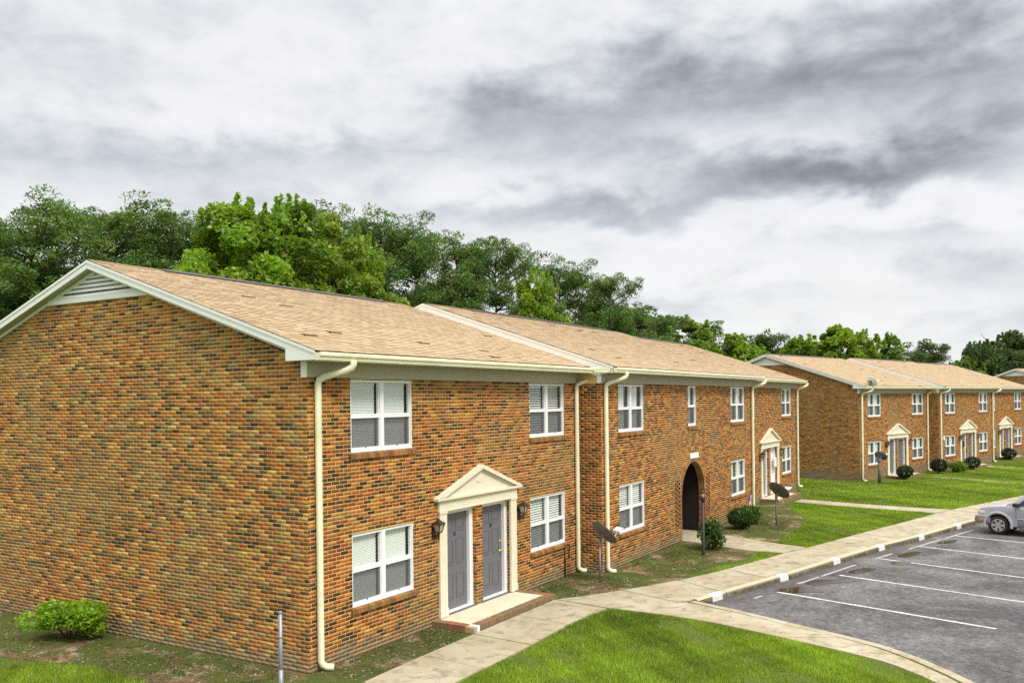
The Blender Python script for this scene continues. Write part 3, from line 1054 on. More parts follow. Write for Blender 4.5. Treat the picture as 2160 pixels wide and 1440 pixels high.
def place_window(root, x, z, yw, style, single=False):
    wo = obj('window', (WIN1 if single else WIN2)['window'], root, (x, yw, z))
    obj('sill', SILL1 if single else SILL2, wo)
    bays = (WIN1 if single else WIN2)['bays']
    for i, (a, b_) in enumerate(bays):
        lo, up, sc = (PANE_LO1, PANE_UP1, SCREEN1) if single else (PANE_LO, PANE_UP, SCREEN)
        obj('pane', lo, wo, (a + 0.018, 0, 0))
        obj('pane', up, wo, (a + 0.018, 0, 0))
        obj('insect_screen', sc, wo, (a + 0.018, 0, 0))
        obj('latch', LATCH, wo, ((a + b_) / 2, 0, -0.02))
        if style == 'curtain':
            obj('curtain', (B_CURT1 if single else B_CURT)[0], wo, (a, 0.135, 0.05))
        else:
            bl = B_MINI if style == 'mini' else B_WIDE
            obj('blinds', bl[i % 2], wo, (a, 0.128, 0.05))
    return wo


def text_mesh(ch, size):
    cu = bpy.data.curves.new('letter', 'FONT')
    cu.body = ch
    cu.size = size
    cu.extrude = 0.004
    cu.align_x = 'CENTER'
    t = bpy.data.objects.new('letter', cu)
    COL.objects.link(t)
    bpy.context.view_layer.update()
    me = bpy.data.meshes.new_from_object(t.evaluated_get(bpy.context.evaluated_depsgraph_get()))
    bpy.data.objects.remove(t)
    for v_ in me.vertices:
        x, y, z = v_.co
        v_.co = (x, -z, y)
    me.materials.clear()
    me.materials.append(MAT['black'])
    me.name = 'letter'
    return me


LET = {'A': text_mesh('A', 0.13), 'B': text_mesh('B', 0.13)}
DW, DH = 0.90, 1.99

def door_mesh():
    mb = MB()
    mb.box(0, DW, 0, 0.045, 0, DH)
    px = [(0.11, 0.40), (0.50, 0.79)]
    pz = [(0.20, 0.72), (0.92, 1.44), (1.60, 1.86)]
    for a, b_ in px:
        for c_, d_ in pz:
            g = 0.028
            # moulding ring around each panel, then the raised field
            for (x0, x1, z0, z1) in ((a, b_, c_, c_ + g), (a, b_, d_ - g, d_), (a, a + g, c_ + g, d_ - g), (b_ - g, b_, c_ + g, d_ - g)):
                mb.box(x0, x1, -0.010, 0.0, z0, z1)
            i_, o_ = 0.055, 0.04
            vs = [(a + o_, 0, c_ + o_), (b_ - o_, 0, c_ + o_), (b_ - o_, 0, d_ - o_), (a + o_, 0, d_ - o_),
                  (a + i_, -0.008, c_ + i_), (b_ - i_, -0.008, c_ + i_), (b_ - i_, -0.008, d_ - i_), (a + i_, -0.008, d_ - i_)]
            mb.add(vs, [(4, 5, 6, 7), (0, 1, 5, 4), (1, 2, 6, 5), (2, 3, 7, 6), (3, 0, 4, 7)])
    return mb.mesh('door', MAT['door'])


DOOR = door_mesh()
DOORW = DOOR.copy(); DOORW.materials.clear(); DOORW.materials.append(MAT['vinyl'])
DFR = MB()
DFR.box(-0.13, 0, -0.06, 0.06, 0, DH + 0.0).box(DW, DW + 0.13, -0.06, 0.06, 0, DH).box(-0.13, DW + 0.13, -0.06, 0.06, DH, DH + 0.065)
DFR.box(-0.13, DW + 0.13, -0.085, 0.05, -0.06, 0.0)
DFRAME = DFR.mesh('door_frame', MAT['vinyl'])
THRESH = MB().box(-0.13, DW + 0.13, -0.13, -0.087, -0.075, -0.02).mesh('threshold', MAT['steel'])
KNOB = MB().lathe([(0.035, 0), (0.035, -0.008), (0.014, -0.015), (0.014, -0.035), (0.03, -0.045), (0.034, -0.065), (0.02, -0.08)], 14, 'y').mesh('knob', MAT['brass'], True)
BOLT = MB().lathe([(0.032, 0), (0.032, -0.015), (0.02, -0.025)], 14, 'y').mesh('deadbolt', MAT['brass'], True)


def lantern_mesh():
    a = MB()
    a.box(-0.05, 0.05, 0.0, -0.02, -0.16, 0.06)
    a.tube([(0, -0.02, -0.1), (0, -0.07, -0.13), (0, -0.12, -0.1), (0, -0.13, -0.04)], 0.012, 6)
    c = (0, -0.13, 0)
    def ring(r_, z):
        return [(c[0] + r_ * sx, c[1] + r_ * sy, z) for sx, sy in ((-1, -1), (1, -1), (1, 1), (-1, 1))]
    r1, r2 = ring(0.045, -0.03), ring(0.085, 0.13)
    for i in range(4):                                         # corner bars
        a.tube([r1[i], r2[i]], 0.009, 4)
    for (p0, p1, z) in ((0.052, 0.052, -0.04), ):
        a.add(ring(p0, z) + ring(p1, z + 0.02), [(0, 3, 2, 1), (4, 5, 6, 7), (0, 1, 5, 4), (1, 2, 6, 5), (2, 3, 7, 6), (3, 0, 4, 7)])
    a.add(ring(0.10, 0.13) + ring(0.10, 0.145) + ring(0.035, 0.20) + ring(0.012, 0.235), [(0, 3, 2, 1), (0, 1, 5, 4), (1, 2, 6, 5), (2, 3, 7, 6), (3, 0, 4, 7), (4, 5, 9, 8), (5, 6, 10, 9), (6, 7, 11, 10), (7, 4, 8, 11), (8, 9, 13, 12), (9, 10, 14, 13), (10, 11, 15, 14), (11, 8, 12, 15), (12, 13, 14, 15)])
    a.tube([(0, -0.13, -0.04), (0, -0.13, -0.10), (0, -0.13, -0.22)], [0.02, 0.014, 0.005], 6)
    g = MB()
    r1, r2 = ring(0.040, -0.02), ring(0.078, 0.13)
    g.add(r1 + r2, [(0, 1, 5, 4), (1, 2, 6, 5), (2, 3, 7, 6), (3, 0, 4, 7)])
    return a.mesh('wall_lantern', MAT['dark']), g.mesh('glass', MAT['lampglass'])


LANT, LANTG = lantern_mesh()

# door surround: pilasters, entablature with dentils, pediment
PIL = MB().box(0, 0.25, -0.05, -0.001, 0.0, 2.10).box(-0.012, 0.262, -0.062, -0.001, 0.0, 0.16).box(-0.012, 0.262, -0.064, -0.001, 2.06, 2.105).mesh('pilaster', MAT['ivory'])
def surround_meshes():
    e = MB()
    x0, x1 = 3.585, 6.595
    e.box(x0, x1, -0.055, -0.001, 2.245, 2.45)
    e.box(x0 - 0.012, x1 + 0.012, -0.066, -0.001, 2.235, 2.262)
    dn = MB()
    x = x0 + 0.01
    while x < x1 - 0.02:
        dn.box(x, x + 0.026, -0.088, -0.055, 2.435, 2.468)
        x += 0.048
    cor = MB()
    xe0, xe1, ap = 3.45, 6.73, 5.09
    cor.box(xe0, xe1, -0.125, -0.001, 2.468, 2.515)
    cor.box(xe0 + 0.03, xe1 - 0.03, -0.10, -0.001, 2.45, 2.469)
    zt = 3.09
    sl = (zt - 2.515) / (ap - xe0)
    th = 0.085
    for sgn in (-1, 1):
        xe = xe0 if sgn < 0 else xe1
        # raking cornice
        pts = [(xe, 2.515), (ap, zt), (ap, zt - th), (xe - sgn * (th / sl) * 0.9, 2.515)]
        cor.prism(pts, 'y', -0.13 - 0.001 * sgn, -0.001)
    tym = MB()
    tym.prism([(xe0 + 0.2, 2.516), (xe1 - 0.2, 2.516), (ap, zt - th * 0.8)], 'y', -0.05, -0.002)
    for sgn in (-1, 1):
        n = 26
        for i in range(n):
            t = (i + 0.5) / n
            xe = xe0 + 0.36 if sgn < 0 else xe1 - 0.36
            x = xe + (ap - xe) * t
            z = 2.515 + sl * (abs(x - (xe0 if sgn < 0 else xe1))) - th - 0.022
            dn.box(x - 0.012, x + 0.012, -0.085, -0.05, z - 0.014, z + 0.018)
    pl = MB()
    pl.add([(ap - 0.17, -0.062, 2.75), (ap - 0.02, -0.062, 2.70), (ap + 0.15, -0.062, 2.80), (ap + 0.0, -0.062, 2.85), (ap - 0.17, -0.05, 2.75), (ap - 0.02, -0.05, 2.70), (ap + 0.15, -0.05, 2.80), (ap + 0.0, -0.05, 2.85)],
           [(0, 1, 2, 3), (0, 4, 5, 1), (1, 5, 6, 2), (2, 6, 7, 3), (3, 7, 4, 0)])
    return [('entablature', e.mesh('entablature', MAT['ivory'])), ('dentils', dn.mesh('dentils', MAT['ivory'])), ('cornice', cor.mesh('cornice', MAT['ivory'])), ('tympanum', tym.mesh('tympanum', MAT['ivory'])), ('plaque', pl.mesh('plaque', MAT['ivory']))]


SURR = surround_meshes()
SURR2 = surround_meshes


def porch(root, x0, yw, near):
    p = obj('porch', MB().box(3.55, 6.45, -0.86, -0.004, -0.2, 0.118).mesh('porch', MAT['porchslab']), root, (x0, yw, 0))
    def rowlock(x, y, along):
        return (x, y, along)
    items = []
    x = 3.47
    while x < 6.60:
        items.append((x, x + 0.092, -1.0, -0.80)); x += 0.1
    for xs in (3.36, 6.46):
        y = -0.79
        while y < -0.06:
            items.append((xs, xs + 0.195, y, y + 0.092)); y += 0.1
    big = MB()
    for (a, b_, c_, d_) in items:
        col = random.choice([(.46, .13, .045), (.40, .105, .040), (.50, .165, .055), (.33, .085, .034)])
        col = tuple(q * random.uniform(.85, 1.15) for q in col)
        dz = random.uniform(-.003, .003)
        corner = abs(a - 3.47) < 0.01 and c_ < -0.95
        if near:
            o = obj('brick', MB().box(a, b_ - 0.006, c_, d_, -0.09, 0.128 + dz, col).mesh('brick', MAT['white'] if corner else MAT['brick']), p)
        else:
            big.box(a, b_ - 0.006, c_, d_, -0.09, 0.128 + dz, col)
    if not near:
        obj('brick_edge', big.mesh('brick_edge', MAT['brick']), p)
    obj('mortar_bed', MB().box(3.37, 6.65, -0.985, -0.8605, -0.1, 0.112).box(3.37, 3.5495, -0.8595, -0.03, -0.1, 0.112).box(6.4505, 6.65, -0.8595, -0.03, -0.1, 0.112).mesh('mortar_bed', MAT['mortar']), p)
    return p


def doors_unit(root, x0, yw, near=False, left_white=False, right_white=False, letters=True):
    for nm, me in SURR:
        o_ = obj(nm, me, root, (x0, yw, 0))
        if nm == 'dentils':
            o_['kind'] = 'stuff'
    for xp in (3.60, 6.33):
        obj('pilaster', PIL, root, (x0 + xp, yw, 0.135))
    for xd, ch, wht in ((3.95, 'A', left_white), (5.35, 'B', right_white)):
        dr = obj('door', DOORW if wht else DOOR, root, (x0 + xd, yw + 0.165, 0.155))
        if letters:
            obj('letter', LET[ch], dr, (0.45, -0.008, 1.50))
        if not (near and ch == 'A'):
            obj('knob', KNOB, dr, (DW - 0.08, -0.002, 0.92))
            obj('deadbolt', BOLT, dr, (DW - 0.08, -0.002, 1.14))
        obj('door_frame', DFRAME, root, (x0 + xd, yw + 0.15, 0.155))
        obj('threshold', THRESH, root, (x0 + xd, yw + 0.15, 0.155))
    for xl in (3.44, 6.74):
        ln = obj('wall_lantern', LANT, root, (x0 + xl, yw - 0.004, 1.90))
        obj('glass', LANTG, ln)
    porch(root, x0, yw, near)


# ------------------------------------------------------------------ building parts
EAVE_Z, EAVE_Y, RIDGE_Y, RIDGE_Z, DEPTH = 5.275, -0.38, 5.57, 7.257, 11.14
SLOPE = (RIDGE_Z - EAVE_Z) / (RIDGE_Y - EAVE_Y)
FRZ = 4.86


def downspout(root, x, yw, zb=0.02, run=0.42, kick=0.22):
    zt = 5.10
    sq = (0.055, 0.045)
    path = [(x + run, yw - 0.46, zt + 0.03), (x + run, yw - 0.46, zt - 0.03), (x + run * 0.97, yw - 0.44, zt - 0.08), (x + run * 0.82, yw - 0.385, zt - 0.125),
            (x + run * 0.2, yw - 0.125, zt - 0.235), (x + 0.02, yw - 0.07, zt - 0.285), (x, yw - 0.06, zt - 0.35), (x, yw - 0.06, 2.5), (x, yw - 0.06, zb + 0.16),
            (x + 0.015, yw - 0.075, zb + 0.10), (x + 0.06, yw - 0.13, zb + 0.055), (x + kick * 0.62, yw - kick, zb + 0.045)]
    # rounded-rectangular leader: four-sided tube with softened corners
    mb = MB().tube(path, 0.062, 8, (1.05, 0.95))
    o = obj('downspout', mb.mesh('downspout', MAT['cream'], True), root)
    return o


def gutter(root, x0, x1, yw):
    y = yw + EAVE_Y
    prof = [(y - 0.004, 5.235), (y - 0.012, 5.235), (y - 0.012, 5.115), (y - 0.085, 5.115), (y - 0.095, 5.14), (y - 0.098, 5.165), (y - 0.125, 5.19), (y - 0.128, 5.235), (y - 0.118, 5.247), (y - 0.105, 5.235), (y - 0.112, 5.20), (y - 0.088, 5.175), (y - 0.078, 5.128), (y - 0.02, 5.128), (y - 0.02, 5.235)][::-1]
    mb = MB().prism([(a, b_) for a, b_ in prof[:-1]], 'x', x0, x1)
    xs_ = x0 + 2.1
    while xs_ < x1 - 0.5:
        mb.prism([(y - 0.011, 5.113), (y - 0.087, 5.113), (y - 0.1, 5.164), (y - 0.130, 5.19), (y - 0.130, 5.243), (y - 0.12, 5.243), (y - 0.12, 5.19), (y - 0.09, 5.16), (y - 0.08, 5.12), (y - 0.011, 5.12)], 'x', xs_, xs_ + 0.05)
        xs_ += 3.05
    # end caps
    for xx in (x0 - 0.003, x1):
        mb.prism([(y - 0.012, 5.115), (y - 0.085, 5.115), (y - 0.098, 5.165), (y - 0.128, 5.19), (y - 0.128, 5.24), (y - 0.012, 5.24)], 'x', xx, xx + 0.003)
    return obj('gutter', mb.mesh('gutter', MAT['cream']), root)


def zroof(y, yw):
    return EAVE_Z + SLOPE * (min(y, 2 * (RIDGE_Y + yw) - y) - (EAVE_Y + yw))


def roof(root, x0, x1, yw, oh0, oh1, single, far_simple=False):
    xa, xb = x0 - oh0, x1 + oh1
    ye, yr, yb = EAVE_Y + yw, RIDGE_Y + yw, DEPTH - EAVE_Y + yw
    mb = MB()
    t = 0.03
    mb.prism([(ye, EAVE_Z - t), (yr, RIDGE_Z - t), (yb, EAVE_Z - t), (yb, EAVE_Z - 0.004), (yr, RIDGE_Z - 0.004), (ye, EAVE_Z - 0.004)], 'x', xa, xb)
    ro = obj('roof', mb.mesh('roof', MAT['post']), root)
    # shingles on the front slope (each tab a slanted slip, lower edge proud)
    ln = math.hypot(yr - ye, RIDGE_Z - EAVE_Z)
    ex, tw = 0.140, 0.305
    rows = int(ln / ex) + 1
    u = np.array([0, (yr - ye) / ln, (RIDGE_Z - EAVE_Z) / ln])
    nrm = np.array([0, -u[2], u[1]])
    O = np.array([0, ye, EAVE_Z])
    tabs = []
    for r_ in range(rows):
        s0 = r_ * ex - 0.02
        s1 = min(ln, s0 + ex + 0.02)
        if s1 - s0 < 0.03:
            continue
        x = xa - (r_ % 2) * tw / 2 - (r_ % 3) * 0.04
        while x < xb:
            a, b_ = max(x, xa), min(x + tw - 0.007, xb)
            x += tw
            if b_ - a > 0.02:
                tabs.append((a, b_, s0, s1))
    T = np.array(tabs)
    N = len(T)
    lift = rng.uniform(0.011, 0.019, N)
    curl = rng.random(N) < 0.006
    lift[curl] += rng.uniform(0.012, 0.03, curl.sum())
    base = np.array([[.545, .412, .250], [.555, .422, .258], [.535, .404, .245], [.54, .40, .242], [.525, .39, .237]])
    cols = base[rng.integers(0, 5, N)] * rng.uniform(0.965, 1.035, (N, 1))
    cols[rng.random(N) < 0.012] *= 0.72
    def tab_mesh(T, lift, cols):
        n = len(T)
        V = np.zeros((n, 8, 3))
        for k, (xi, si, off) in enumerate(((0, 2, 'l'), (1, 2, 'l'), (1, 3, 0.003), (0, 3, 0.003), (0, 2, 0.0), (1, 2, 0.0), (0, 2, 'l'), (1, 2, 'l'))):
            o_ = lift if off == 'l' else np.full(n, off)
            V[:, k] = O + T[:, si, None] * u + o_[:, None] * nrm
            V[:, k, 0] = T[:, xi]
        F = (np.arange(n)[:, None, None] * 8 + np.array([[0, 1, 2, 3], [4, 5, 7, 6]])[None]).reshape(-1, 4)
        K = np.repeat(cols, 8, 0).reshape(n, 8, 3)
        K[:, 4:] *= 0.52  # cut edges darkened in the colour to draw each course's shadow line
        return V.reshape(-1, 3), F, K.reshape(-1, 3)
    keep = np.zeros(N, bool)
    if single:
        cen = O + ((T[:, 2] + T[:, 3]) / 2)[:, None] * u
        cen[:, 0] = (T[:, 0] + T[:, 1]) / 2
        vd = CAM - cen
        vd /= np.linalg.norm(vd, axis=1)[:, None]
        a_ = project_area(cen, (T[:, 1] - T[:, 0]) * np.maximum(0, vd @ nrm))
        keep[np.argsort(-a_)[:single]] = True
        cache = {}
        for j in np.nonzero(keep)[0]:
            wd = round(T[j, 1] - T[j, 0], 3)
            key = (wd, round(lift[j] * 300), tuple(np.round(cols[j] * 40).astype(int)), round(T[j, 3] - T[j, 2], 3))
            if key not in cache:
                t1 = np.array([[-wd / 2, wd / 2, -(T[j, 3] - T[j, 2]) / 2, (T[j, 3] - T[j, 2]) / 2]])
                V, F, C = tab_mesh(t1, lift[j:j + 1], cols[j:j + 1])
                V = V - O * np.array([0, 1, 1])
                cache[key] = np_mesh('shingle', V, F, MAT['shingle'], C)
            obj('shingle', cache[key], root, (float((T[j, 0] + T[j, 1]) / 2), float(cen[j, 1]), float(cen[j, 2])))
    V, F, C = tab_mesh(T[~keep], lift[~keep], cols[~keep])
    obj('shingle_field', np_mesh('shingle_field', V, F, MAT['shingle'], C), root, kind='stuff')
    # ridge caps
    cap = MB()
    x = xa
    while x < xb:
        c_ = tuple(np.array([.42, .27, .17]) * random.uniform(.85, 1.08))
        h0, h1 = 0.022, 0.012
        dy = 0.13
        vs = [(x, yr - dy, RIDGE_Z - dy * SLOPE + h0), (x, yr, RIDGE_Z + h0), (x, yr + dy, RIDGE_Z - dy * SLOPE + h0),
              (min(x + 0.3, xb), yr - dy, RIDGE_Z - dy * SLOPE + h1), (min(x + 0.3, xb), yr, RIDGE_Z + h1), (min(x + 0.3, xb), yr + dy, RIDGE_Z - dy * SLOPE + h1)]
        cap.add(vs, [(0, 3, 4, 1), (1, 4, 5, 2)], c_)
        x += 0.2
    obj('ridge_cap', cap.mesh('ridge_cap', MAT['shingle']), ro)
    # long low ridge vent
    xv0, xv1 = xa + (xb - xa) * 0.17, xa + (xb - xa) * 0.90
    rv = MB().prism([(yr - 0.17, RIDGE_Z - 0.17 * SLOPE + 0.03), (yr - 0.16, RIDGE_Z - 0.16 * SLOPE + 0.040), (yr, RIDGE_Z + 0.045), (yr + 0.16, RIDGE_Z - 0.16 * SLOPE + 0.040), (yr + 0.17, RIDGE_Z - 0.17 * SLOPE + 0.03), (yr, RIDGE_Z + 0.028)], 'x', xv0, xv1)
    obj('ridge_vent', rv.mesh('ridge_vent', MAT['post']), ro)
    # back slope
    vs = [(xa, yr, RIDGE_Z), (xb, yr, RIDGE_Z), (xb, yb, EAVE_Z), (xa, yb, EAVE_Z)]
    obj('back_slope', np_mesh('back_slope', vs, [(0, 1, 2, 3)], MAT['shingle'], [(.43, .28, .17)] * 4), ro)
    return ro


def rake(root, x, yw, sgn, detailed=True):
    """fascia boards + soffit + gable vent on the end whose wall plane is x (outside towards sgn)"""
    o_ = 0.2 * sgn
    ye, yr, yb = EAVE_Y + yw, RIDGE_Y + yw, DEPTH - EAVE_Y + yw
    for s_ in (0, 1):
        Y = (lambda y: y) if s_ == 0 else (lambda y: 2 * yr - y)
        f = MB()
        xf = x + o_
        pts = [(Y(ye), EAVE_Z - 0.006), (Y(yr), RIDGE_Z - 0.006), (Y(yr), RIDGE_Z - 0.165), (Y(ye), EAVE_Z - 0.155)]
        f.prism(pts, 'x', xf, xf - 0.025 * sgn)
        pts2 = [(Y(ye), EAVE_Z - 0.004), (Y(yr), RIDGE_Z - 0.004), (Y(yr), RIDGE_Z - 0.055), (Y(ye), EAVE_Z - 0.052)]
        f.prism(pts2, 'x', xf + 0.012 * sgn, xf + 0.0005 * sgn)
        obj('rake_board', f.mesh('rake_board', MAT['fascia']), root)
        so = MB()
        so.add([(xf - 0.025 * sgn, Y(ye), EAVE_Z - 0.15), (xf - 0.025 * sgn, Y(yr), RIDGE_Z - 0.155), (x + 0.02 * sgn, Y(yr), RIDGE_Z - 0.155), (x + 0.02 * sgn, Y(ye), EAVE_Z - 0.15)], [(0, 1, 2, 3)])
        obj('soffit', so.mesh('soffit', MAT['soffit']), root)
        tr = MB()
        yv = yr - 1.42
        tr.prism([(Y(yw - 0.0), zroof(yw, yw) - 0.165), (Y(yr), RIDGE_Z - 0.165), (Y(yr), RIDGE_Z - 0.235), (Y(yw), zroof(yw, yw) - 0.235)], 'x', x + 0.03 * sgn, x + 0.006 * sgn)
        obj('rake_trim', tr.mesh('rake_trim', MAT['fascia']), root)
    # boxed eave return
    rb = MB()
    xf = x + o_
    rb.prism([(ye, 5.125), (yw + 0.27, 5.125), (yw + 0.27, zroof(yw + 0.27, yw) - 0.155), (ye, EAVE_Z - 0.152)], 'x', xf - 0.001 * sgn, xf - 0.022 * sgn)
    rb.box(min(xf, x) + 0.002, max(xf, x) - 0.002, ye + 0.01, yw + 0.265, 5.128, 5.14)
    obj('eave_return', rb.mesh('eave_return', MAT['fascia']), root)
    # louvred gable vent: board base at zv
    zv = 6.585
    yv = yw + (zv - 0.0 - (EAVE_Z - 0.16) + 0 + SLOPE * EAVE_Y) / SLOPE
    half = yr - yv
    if detailed:
        n = 6
        for i in range(n):
            z0 = zv + (0.012 if i else 0.0) + i * 0.083
            h = half * (1 - (z0 + 0.058 - zv) / (RIDGE_Z - 0.19 - zv)) + 0.04
            h2 = half * (1 - (z0 - zv) / (RIDGE_Z - 0.19 - zv)) + 0.04
            if h < 0.05:
                break
            s_ = MB()
            vs = [(x + 0.04 * sgn, yr - h2, z0), (x + 0.04 * sgn, yr + h2, z0), (x + 0.008 * sgn, yr + h, z0 + 0.062), (x + 0.008 * sgn, yr - h, z0 + 0.062),
                  (x + 0.008 * sgn, yr - h2, z0), (x + 0.008 * sgn, yr + h2, z0)]
            s_.add(vs, [(0, 1, 2, 3), (0, 4, 5, 1), (0, 3, 4), (1, 5, 2)])
            if i == 0:
                s_.box(*sorted((x + 0.036 * sgn, x + 0.007 * sgn)), yr - h2, yr + h2, z0 - 0.10, z0 - 0.002)
            obj('vent_slat', s_.mesh('vent_slat', MAT['fascia']), root)
    else:
        s_ = MB().prism([(yr - half, zv), (yr + half, zv), (yr, RIDGE_Z - 0.2)], 'x', x + 0.012 * sgn, x + 0.03 * sgn)
        obj('gable_vent', s_.mesh('gable_vent', MAT['fascia']), root)
    bk = MB().prism([(yr - half - 0.1, zv - 0.03), (yr + half + 0.1, zv - 0.03), (yr, RIDGE_Z - 0.17)], 'x', x + 0.004 * sgn, x - 0.02 * sgn)
    obj('vent_backing', bk.mesh('vent_backing', MAT['post']), root)


def eave_front(root, x0, x1, yw, cap0=True, cap1=True):
    ye = EAVE_Y + yw
    obj('eave_fascia', MB().box(x0 - 0.18, x1 + (0.18 if cap1 else 0), ye, ye + 0.022, 5.10, EAVE_Z - 0.036).mesh('eave_fascia', MAT['frieze']), root)
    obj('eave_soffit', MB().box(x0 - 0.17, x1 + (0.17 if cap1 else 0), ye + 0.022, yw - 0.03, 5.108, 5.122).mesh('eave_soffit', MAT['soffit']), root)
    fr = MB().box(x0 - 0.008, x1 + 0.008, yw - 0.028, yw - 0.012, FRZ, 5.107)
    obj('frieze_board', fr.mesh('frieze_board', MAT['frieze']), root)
    if cap0:
        obj('frieze_return', MB().box(x0 - 0.028, x0 - 0.009, yw - 0.026, yw + 0.10, FRZ - 0.004, 5.124).mesh('frieze_return', MAT['fascia']), root)


def mortar_front(mb, x0, x1, yw, z0, z1, openings, arch=None):
    xs = sorted({x0, x1} | {o[0] for o in openings} | {o[1] for o in openings} | ({arch[0] - arch[1], arch[0] + arch[1]} if arch else set()))
    for a, b_ in zip(xs[:-1], xs[1:]):
        xm = (a + b_) / 2
        if arch and abs(xm - arch[0]) < arch[1]:
            n = 28
            for i in range(n):
                p, q = a + (b_ - a) * i / n, a + (b_ - a) * (i + 1) / n
                def za(x):
                    return arch[2] + math.sqrt(max(0, arch[1] ** 2 - (x - arch[0]) ** 2))
                zt_ = z1
                mb.add([(p, yw, za(p)), (q, yw, za(q)), (q, yw, zt_), (p, yw, zt_)], [(0, 1, 2, 3)])
            # (narrow window above the arch is cut from the strip tops)
            continue
        cuts = sorted([(o[2], o[3]) for o in openings if o[0] < xm < o[1]])
        z = z0
        for c_, d_ in cuts:
            if c_ > z:
                mb.add([(a, yw, z), (b_, yw, z), (b_, yw, c_), (a, yw, c_)], [(0, 1, 2, 3)])
            z = d_
        if z < z1:
            mb.add([(a, yw, z), (b_, yw, z), (b_, yw, z1), (a, yw, z1)], [(0, 1, 2, 3)])


def win_opening(x, z, wd=WW):
    return (x, x + wd, z - 0.105, z + WH + 0.012)


ZU, ZL = 3.555, 0.855


def unit_openings(x0):
    ops = []
    for xx in (1.06, 7.30):
        for z in (ZU, ZL):
            ops.append(win_opening(x0 + xx, z))
    for xd in (3.95, 5.35):
        ops.append((x0 + xd - 0.13, x0 + xd + DW + 0.13, -0.3, 0.155 + DH + 0.07))
    return ops


def reveals(bw, mort, ops, yw, deep, pal):
    """brick returns on the jambs of openings"""
    for (a, b_, c_, d_) in ops:
        dp = deep if c_ > 0 else 0.13
        zlo = max(0.0, c_ + (0.105 if c_ > 0 else 0))
        rows = int((d_ - zlo) / C_H)
        mort.add([(b_, yw, zlo), (b_, yw + dp, zlo), (b_, yw + dp, d_), (b_, yw, d_)], [(0, 1, 2, 3)])
        mort.add([(a, yw, zlo), (a, yw + dp, zlo), (a, yw + dp, d_), (a, yw, d_)], [(3, 2, 1, 0)])
        mort.add([(a, yw, d_), (b_, yw, d_), (b_, yw + dp, d_), (a, yw + dp, d_)], [(3, 2, 1, 0)])
        r0 = math.ceil(zlo / C_H)
        W_ = Wall((b_, yw, 0), (0, 1, 0), (-1, 0, 0))
        arr, cols = lay_bricks(dp - 0.004, r0 * C_H, max(0, int(d_ / C_H) - r0), pal=pal, phase=0.1)
        if len(arr):
            arr = arr[(arr[:, 1] - arr[:, 0]) > 0.015]
            cols = cols[:len(arr)]
            bw.add(W_, arr, cols)


def unit_front(root, bw, mort, x0, x1, yw, pal, styles, near, xp=0.0, rows_z0=0.0, whites=(False, False)):
    ops = unit_openings(x0)
    zb = -0.4
    rows = 72 + 6
    L = x1 - x0
    W_ = Wall((0, yw, 0), (1, 0, 0), (0, -1, 0))
    arr, cols = lay_bricks(L, -6 * C_H, rows, ops, None, pal, 0.05, None, x0)
    # soldier of bricks just under the walls' frieze is covered by the frieze board
    bw.add(W_, arr, cols)
    mortar_front(mort, x0, x1, yw, zb, 5.11, ops)
    reveals(bw, mort, ops, yw, 0.07, pal)
    for i, (xx, z) in enumerate(((1.06, ZU), (1.06, ZL), (7.30, ZU), (7.30, ZL))):
        place_window(root, x0 + xx, z, yw, styles[i])
    doors_unit(root, x0, yw, near, *whites)


